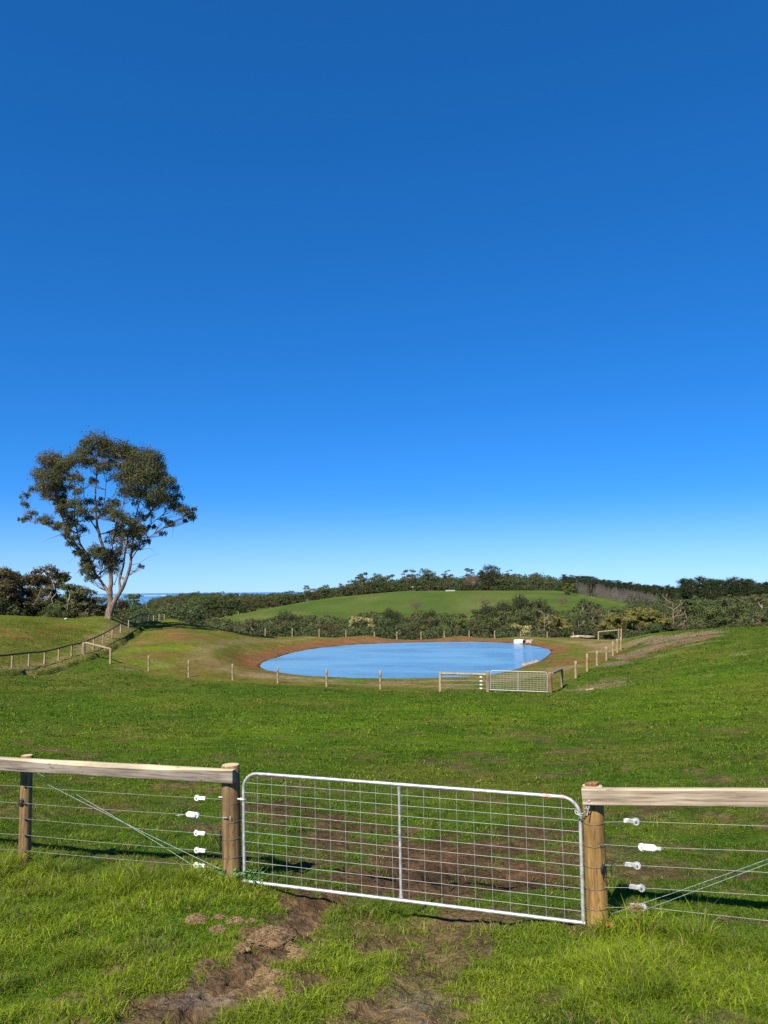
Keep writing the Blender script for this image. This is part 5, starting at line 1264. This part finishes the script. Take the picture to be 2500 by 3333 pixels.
for k, (px, y) in enumerate(((280,1985),(300,1975),(325,1972),(410,1978),(430,1972),(470,1975),(500,1982),(345,1984),(385,1980),(455,1990),(520,1990),(550,1994))):
    place(gd+go[:2], px, y, rt_.uniform(185, 260), 'dark gum in the hollow just behind the tall gum', 'tree', 'gums in the hollow behind the tall gum', rnd=rt_)
for p in ALLP:
    if p.name not in used:
        for ch in list(p.children): bpy.data.objects.remove(ch)
        bpy.data.objects.remove(p)
for p in bpy.data.objects:
    if 'h' in p.keys(): del p['h']
print('trees', NT)
# far woods as one mass
rng = np.random.default_rng(5); Pn = []; Cn = []; Sn = []
def farwood(n, pxr, Yr, hr, dark=1.0, rad=7, size=1.0, k=46):
    px = rng.uniform(*pxr, n); Y = rng.uniform(*Yr, n); X = (px-1250)/FPX*Y; z = gsample(X, Y, GZ); h = rng.uniform(*hr, n)
    d = rng.normal(size=(n, k, 3)); d /= np.linalg.norm(d, axis=2)[:, :, None]; d[:, :, 2] = np.abs(d[:, :, 2])
    c = np.stack([X, Y, z+h*.12], 1)[:, None, :]; p = c+d*np.stack([np.full(n, rad), np.full(n, rad), h*.85], 1)[:, None, :]*rng.uniform(.75, 1.05, (n, k, 1))
    tn = rng.uniform(0, 1, (n, 1, 1))*.6+rng.uniform(0, 1, (n, k, 1))*.4
    cc = (np.array((0.032, 0.046, 0.019))*(1-tn)+np.array((0.088, 0.108, 0.044))*tn)*dark
    Pn.append(p.reshape(-1, 3)); Cn.append(cc.reshape(-1, 3)); Sn.append(np.full(n*k, size))
farwood(900, (-150, 640), (700, 1300), (9, 14)); farwood(700, (480, 1150), (820, 1500), (10, 15)); farwood(300, (490, 690), (1350, 1560), (11, 17))
farwood(600, (1000, 2000), (700, 980), (9, 15)); farwood(700, (2000, 2700), (640, 1000), (10, 15)); farwood(500, (-250, 500), (1300, 2200), (9, 14), rad=9)
farwood(420, (560, 2000), (262, 345), (4, 7), rad=4.5, size=.42, k=120); farwood(450, (2050, 2700), (250, 640), (5, 9), rad=6, size=.6, k=110); farwood(650, (-250, 640), (180, 700), (5, 8), rad=6, size=.6, k=100)
farwood(150, (-200, 520), (120, 200), (1.5, 3.5), rad=3, size=.17, k=420); farwood(330, (560, 2150), (126, 215), (1.8, 3.4), rad=3.2, size=.20, k=380)
farwood(420, (1040, 1880), (640, 720), (7, 11), rad=6, size=.8, k=90); farwood(200, (1050, 1880), (632, 650), (3, 5), rad=4, size=.6, k=70)
farwood(260, (1850, 2240), (610, 720), (8, 13), rad=5, size=.8, k=90)
Pn = np.concatenate(Pn); Cn = np.concatenate(Cn)
V, F = diamonds(Pn, np.concatenate(Sn), .55, rng)
o = npmesh('woodland', V, F, [mLeaf], attrs={'tint': np.repeat(Cn, 4, axis=0)}); tag(o, 'dark far woodland and undergrowth covering the distant slopes', 'woodland', kind='stuff')

# ------------------------------------------------------------------ the tall gum
YT = 88.0
def tz(x, y, dy=0.0): return P(x*.42194, 1380+y*.42194, YT+dy)
tb = tz(842, 1480); tb.z = HZ(tb.x, tb.y)-.1
TG = empty('tall_gum_tree', tb); tag(TG, 'tall spreading gum tree with a forked pale trunk standing on the left rise', 'tree')
rnd = random.Random(12); tr = MB(); LP = []
def limb(pts, r0_, r1_, dys, sides=10, keep=True):
    n = len(pts); q = [tz(x, y, dys[0]+(dys[1]-dys[0])*i/(n-1)) for i, (x, y) in enumerate(pts)]
    fine = []
    for i in range(n-1):
        pa = q[max(i-1, 0)]; pb = q[i]; pc = q[i+1]; pd = q[min(i+2, n-1)]
        for j in range(3):
            s = j/3; fine.append(0.5*((2*pb)+(pc-pa)*s+(2*pa-5*pb+4*pc-pd)*s*s+(3*pb-pa-3*pc+pd)*s**3)+Vector((rnd.gauss(0, .02), rnd.gauss(0, .05), 0)))
    fine.append(q[-1]); m_ = len(fine)
    rad = [(r0_+(r1_-r0_)*(i/(m_-1))**.62)*(.80 if r0_ > .4 else .70) for i in range(m_)]; tr.tube(fine, rad, sides, cap=False, jit=.05, rnd=rnd)
    if keep:
        for p_, r_ in list(zip(fine, rad))[2:]: LP.append((p_, r_))
    return fine
limb([(838,1500),(840,1470),(848,1420),(850,1370),(848,1300),(854,1200),(842,1080),(800,960),(765,850),(745,740),(735,620),(737,500),(745,400),(740,250)], .60, .05, (0, .5), 14)
limb([(846,1500),(850,1470),(868,1400),(905,1330),(940,1270),(985,1170),(1008,1060),(1022,930),(1040,830),(1100,740),(1200,640),(1290,560)], .50, .05, (0, -1.5), 12)
limb([(846,1320),(822,1275),(780,1215),(735,1150),(705,1080),(680,1010),(620,920),(590,800),(572,650),(580,500),(570,380)], .30, .04, (0, 2.5))
limb([(690,1050),(650,1020),(600,940),(540,860),(480,730),(440,620),(425,500),(400,380)], .17, .03, (1, -2.5))
limb([(600,938),(540,920),(500,860),(420,800),(300,765),(185,740)], .09, .02, (0, -1.5), 7)
limb([(930,1290),(922,1210),(950,1100),(968,960),(1000,830),(1050,700),(1088,560),(1080,400),(1100,290)], .24, .035, (-.3, 2.2))
limb([(1008,1050),(1080,945),(1180,850),(1300,780),(1420,720),(1485,690)], .12, .02, (-1, -2.5), 7)
limb([(1030,940),(1110,840),(1200,740),(1310,650),(1350,520)], .10, .02, (-1, 2.5), 7)
limb([(853,1210),(880,1080),(868,920),(900,760),(950,620),(965,450),(930,250)], .16, .03, (.2, -3))
limb([(765,850),(700,740),(650,560),(640,400),(620,280)], .11, .03, (.4, 4), 7)
limb([(745,740),(800,620),(820,450),(830,280)], .10, .03, (.5, -4), 7)
limb([(880,1240),(900,1190),(915,1120)], .10, .03, (0, -.6), 7)
limb([(480,730),(400,640),(330,560),(240,520)], .07, .02, (-2, -3), 6)
for pts in ([(1015,1085),(1070,1075),(1120,1045),(1160,1020),(1235,1000)], [(660,1035),(620,1022),(570,1035),(525,1075)], [(480,850),(420,870),(370,890),(320,910)], [(1100,970),(1160,960),(1200,1000)], [(1335,790),(1332,840),(1334,890)], [(1010,1130),(1060,1140),(1100,1090)], [(980,1180),(1020,1120),(1090,1100)]):
    limb(pts, .045, .012, (-.5, -1), 5, False)
CL = [(740,160,110),(640,220,65),(920,200,90),(1080,250,100),(1180,270,80),(390,280,90),(320,400,80),(430,330,80),(590,290,90),(510,310,70),(400,420,90),(340,500,70),(440,500,80),(470,560,50),(240,500,30),(190,550,40),(190,620,38),(255,690,40),(170,735,30),(365,745,52),(820,240,75),(960,260,75),(1040,360,110),(1150,370,110),(1220,320,60),(960,420,90),(1070,450,100),(1180,450,80),(1300,450,60),(1345,500,52),(1250,500,50),(1000,530,90),(1100,550,80),(1200,570,90),(1290,590,80),(1345,640,60),(1420,670,60),(1480,700,35),(1180,620,60),(720,440,40),(800,340,60),(700,300,60),(870,620,60),(760,620,42),(690,600,50),(580,620,60),(620,680,60),(530,700,50),(450,800,40),(550,770,60),(640,820,50),(830,680,60),(900,700,60),(980,760,80),(1060,830,70),(900,850,60),(1000,850,60),(850,900,50),(740,980,60),(700,1010,50),(800,1010,70),(850,1070,80),(690,1110,60),(650,1140,40),(700,1190,50),(870,1130,55),(900,1000,50),(1010,950,40),(1260,740,35),(1100,720,40),(1090,1095,25),(580,420,60),(600,520,45),(880,330,55),(500,620,45),(380,560,50),(1380,560,40),(1240,400,60),(660,150,40),(820,170,60),(1000,210,60)]
for k in range(95):
    q_, r_ = rnd.choice([a for a in LP if a[1] < .13]); xx = 842+(q_.x-tb.x)/.01485; yy = 1480-(q_.z-tb.z)/.01485
    if yy < 1120: CL.append((xx+rnd.uniform(-45, 45), yy+rnd.uniform(-35, 35), rnd.uniform(20, 40)))
rngT = np.random.default_rng(44); Ps = []; Cs = []
for (x, y, r) in CL:
    rm = r*.01485; edge_ = min(1, math.hypot((x-840)/640, (y-640)/560))
    for rep in range(2 if r > 55 else 1):
        dyy = rnd.uniform(-1, 1)*5.5*math.sqrt(max(.05, 1-edge_**2))+rnd.uniform(-.5, .5)
        if y > 950: dyy *= .35
        c = tz(x, y, dyy); s_ = min(LP, key=lambda a: abs((a[0]-c).length-rnd.uniform(1.2, 2.6))+max(0, a[0].z-c.z+1.0)*2.5)
        for kk_ in range(5):
            e = c+Vector((rnd.uniform(-.7, .7), rnd.uniform(-.7, .7), rnd.uniform(-.5, .6)))*rm
            rb = min(s_[1]*.55, .046); tr.tube(wig(s_[0], e, 5, .14, rnd, -.12), [rb, rb*.85, rb*.7, rb*.55, rb*.42, .012], 5, cap=False)
        n = int(75+540*rm*rm/(1 if rep == 0 else 1.5)); p = lobe_points(c, rm*1.14, n, rngT, .9, .2); p += rngT.normal(size=p.shape)*rm*.15
        p[:, 2] -= rngT.uniform(0, .25, n)
        k = (rngT.uniform(0, 1, n)*.6+rnd.uniform(0, .4))[:, None]; lo, hi = np.array((0.030, 0.040, 0.015)), np.array((0.110, 0.116, 0.046))
        cc = lo*(1-k)+hi*k; redd = (rngT.uniform(0, 1, n) < (.22 if x < 400 else .05))[:, None]; cc = np.where(redd, np.array((.14, .062, .035)), cc); Ps.append(p); Cs.append(cc)
tr.build('trunk', mBark, TG, smooth=True, origin=TG.location)
PT = np.concatenate(Ps)-np.array(TG.location); crown_obj('crown', PT, np.concatenate(Cs), .15, .26, rngT, TG, droop=.9)
print('hero leaves', len(PT))

# ------------------------------------------------------------------ buildings and bales far off
mRoofM, t, b = newmat('metal_roof', 0.5, 0.4); n1 = noise(t, 2, 3); t.links.new(ramp(t, n1.outputs[0], [(0.4, (0.30, 0.32, 0.34)), (0.6, (0.42, 0.43, 0.45))]), b.inputs['Base Color'])
mRoofB, t, b = newmat('brown_roof', 0.7, 0.2); n1 = noise(t, 2, 3); t.links.new(ramp(t, n1.outputs[0], [(0.4, (0.22, 0.16, 0.12)), (0.6, (0.30, 0.23, 0.18))]), b.inputs['Base Color'])
mWall, t, b = newmat('render_wall', 0.8, 0.2); n1 = noise(t, 1, 3); t.links.new(ramp(t, n1.outputs[0], [(0.4, (0.24, 0.21, 0.17)), (0.6, (0.32, 0.29, 0.24))]), b.inputs['Base Color'])
mGlass, t, b = newmat('window_glass', 0.15, 0.5, color=(0.04, 0.05, 0.06)); n1 = noise(t, 2, 2); t.links.new(ramp(t, n1.outputs[0], [(0.4, (0.03, 0.04, 0.05)), (0.6, (0.06, 0.07, 0.08))]), b.inputs['Base Color'])
def house(px, py, Y, L, D, hw, hr, roofm, name, label, rot=0):
    q = P(px, py, Y); g = HZ(q.x, q.y); base = max(g, q.z-hw-hr*.6) if q.z-hw-hr > g else g
    r_ = empty(name, (q.x, q.y, base)); r_.rotation_euler = (0, 0, rot); tag(r_, label, 'house' if name == 'farm_house' else 'shed')
    m = MB(); m.box((0, 0, hw/2-1.5), (L/2, 0, 0), (0, D/2, 0), (0, 0, hw/2+1.5)); m.add([(-L/2, -D/2, hw), (-L/2, D/2, hw), (-L/2, 0, hw+hr-.05), (L/2, -D/2, hw), (L/2, D/2, hw), (L/2, 0, hw+hr-.05)], [], [(0, 2, 1), (3, 4, 5)]); m.build('wall', mWall, r_)
    m = MB(); o_ = .5
    for s in (-1, 1): m.add([(-L/2-o_, s*(D/2+o_), hw-.1), (L/2+o_, s*(D/2+o_), hw-.1), (L/2+o_, 0, hw+hr), (-L/2-o_, 0, hw+hr), (-L/2-o_, s*(D/2+o_), hw+.05), (L/2+o_, s*(D/2+o_), hw+.05), (L/2+o_, 0, hw+hr+.15), (-L/2-o_, 0, hw+hr+.15)], [(0, 1, 2, 3), (4, 7, 6, 5), (0, 4, 5, 1), (0, 3, 7, 4), (1, 5, 6, 2)])
    m.build('roof', roofm, r_)
    for x in (-L*.3, 0, L*.3):
        m = MB(); m.box((x, -D/2-.04, hw*.55), (.7, 0, 0), (0, .05, 0), (0, 0, .55)); m.build('window', mGlass, r_)
    return r_
house(1402, 1917, 650, 14, 8, 2.6, 1.6, mRoofB, 'farm_house', 'low brown roofed house among trees on the hill crest', .1)
house(1557, 1893, 655, 9, 7, 3, 1.6, mRoofM, 'farm_house', 'pale roofed house beside the largest dome shaped tree', -.3)
house(1350, 1918, 640, 8, 6, 2.4, 1.3, mWall, 'farm_shed', 'small cream shed under trees at the left of the hill crest', .2)
house(186, 1958, 200, 11, 7, 3, 1.5, mRoofM, 'farm_shed', 'grey metal roofed shed glimpsed behind the far left gums', .15)
mBale, t, b = newmat('bale_wrap', 0.5, 0.4); n1 = noise(t, 2, 2); t.links.new(ramp(t, n1.outputs[0], [(0.4, (0.28, 0.32, 0.28)), (0.6, (0.38, 0.42, 0.38))]), b.inputs['Base Color'])
proto = None
for k in range(7):
    q = P(1453+k*4.4, 1929, 606); g = HZ(q.x, q.y)
    if proto is None:
        m = MB(); m.tube([(-.62, 0, .7), (-.5, 0, .7), (.5, 0, .7), (.62, 0, .7)], [.46, .60, .60, .46], 14); proto = m.build('hay_bale', mBale, smooth=False); o = proto
    else: o = proto.copy(); COL.objects.link(o)
    o.location = (q.x, q.y, g+.05); o.rotation_euler = (0, 0, 1.2); tag(o, 'white wrapped hay bale in the short row at the top of the green hill', 'hay bale', 'wrapped bales on the hill')
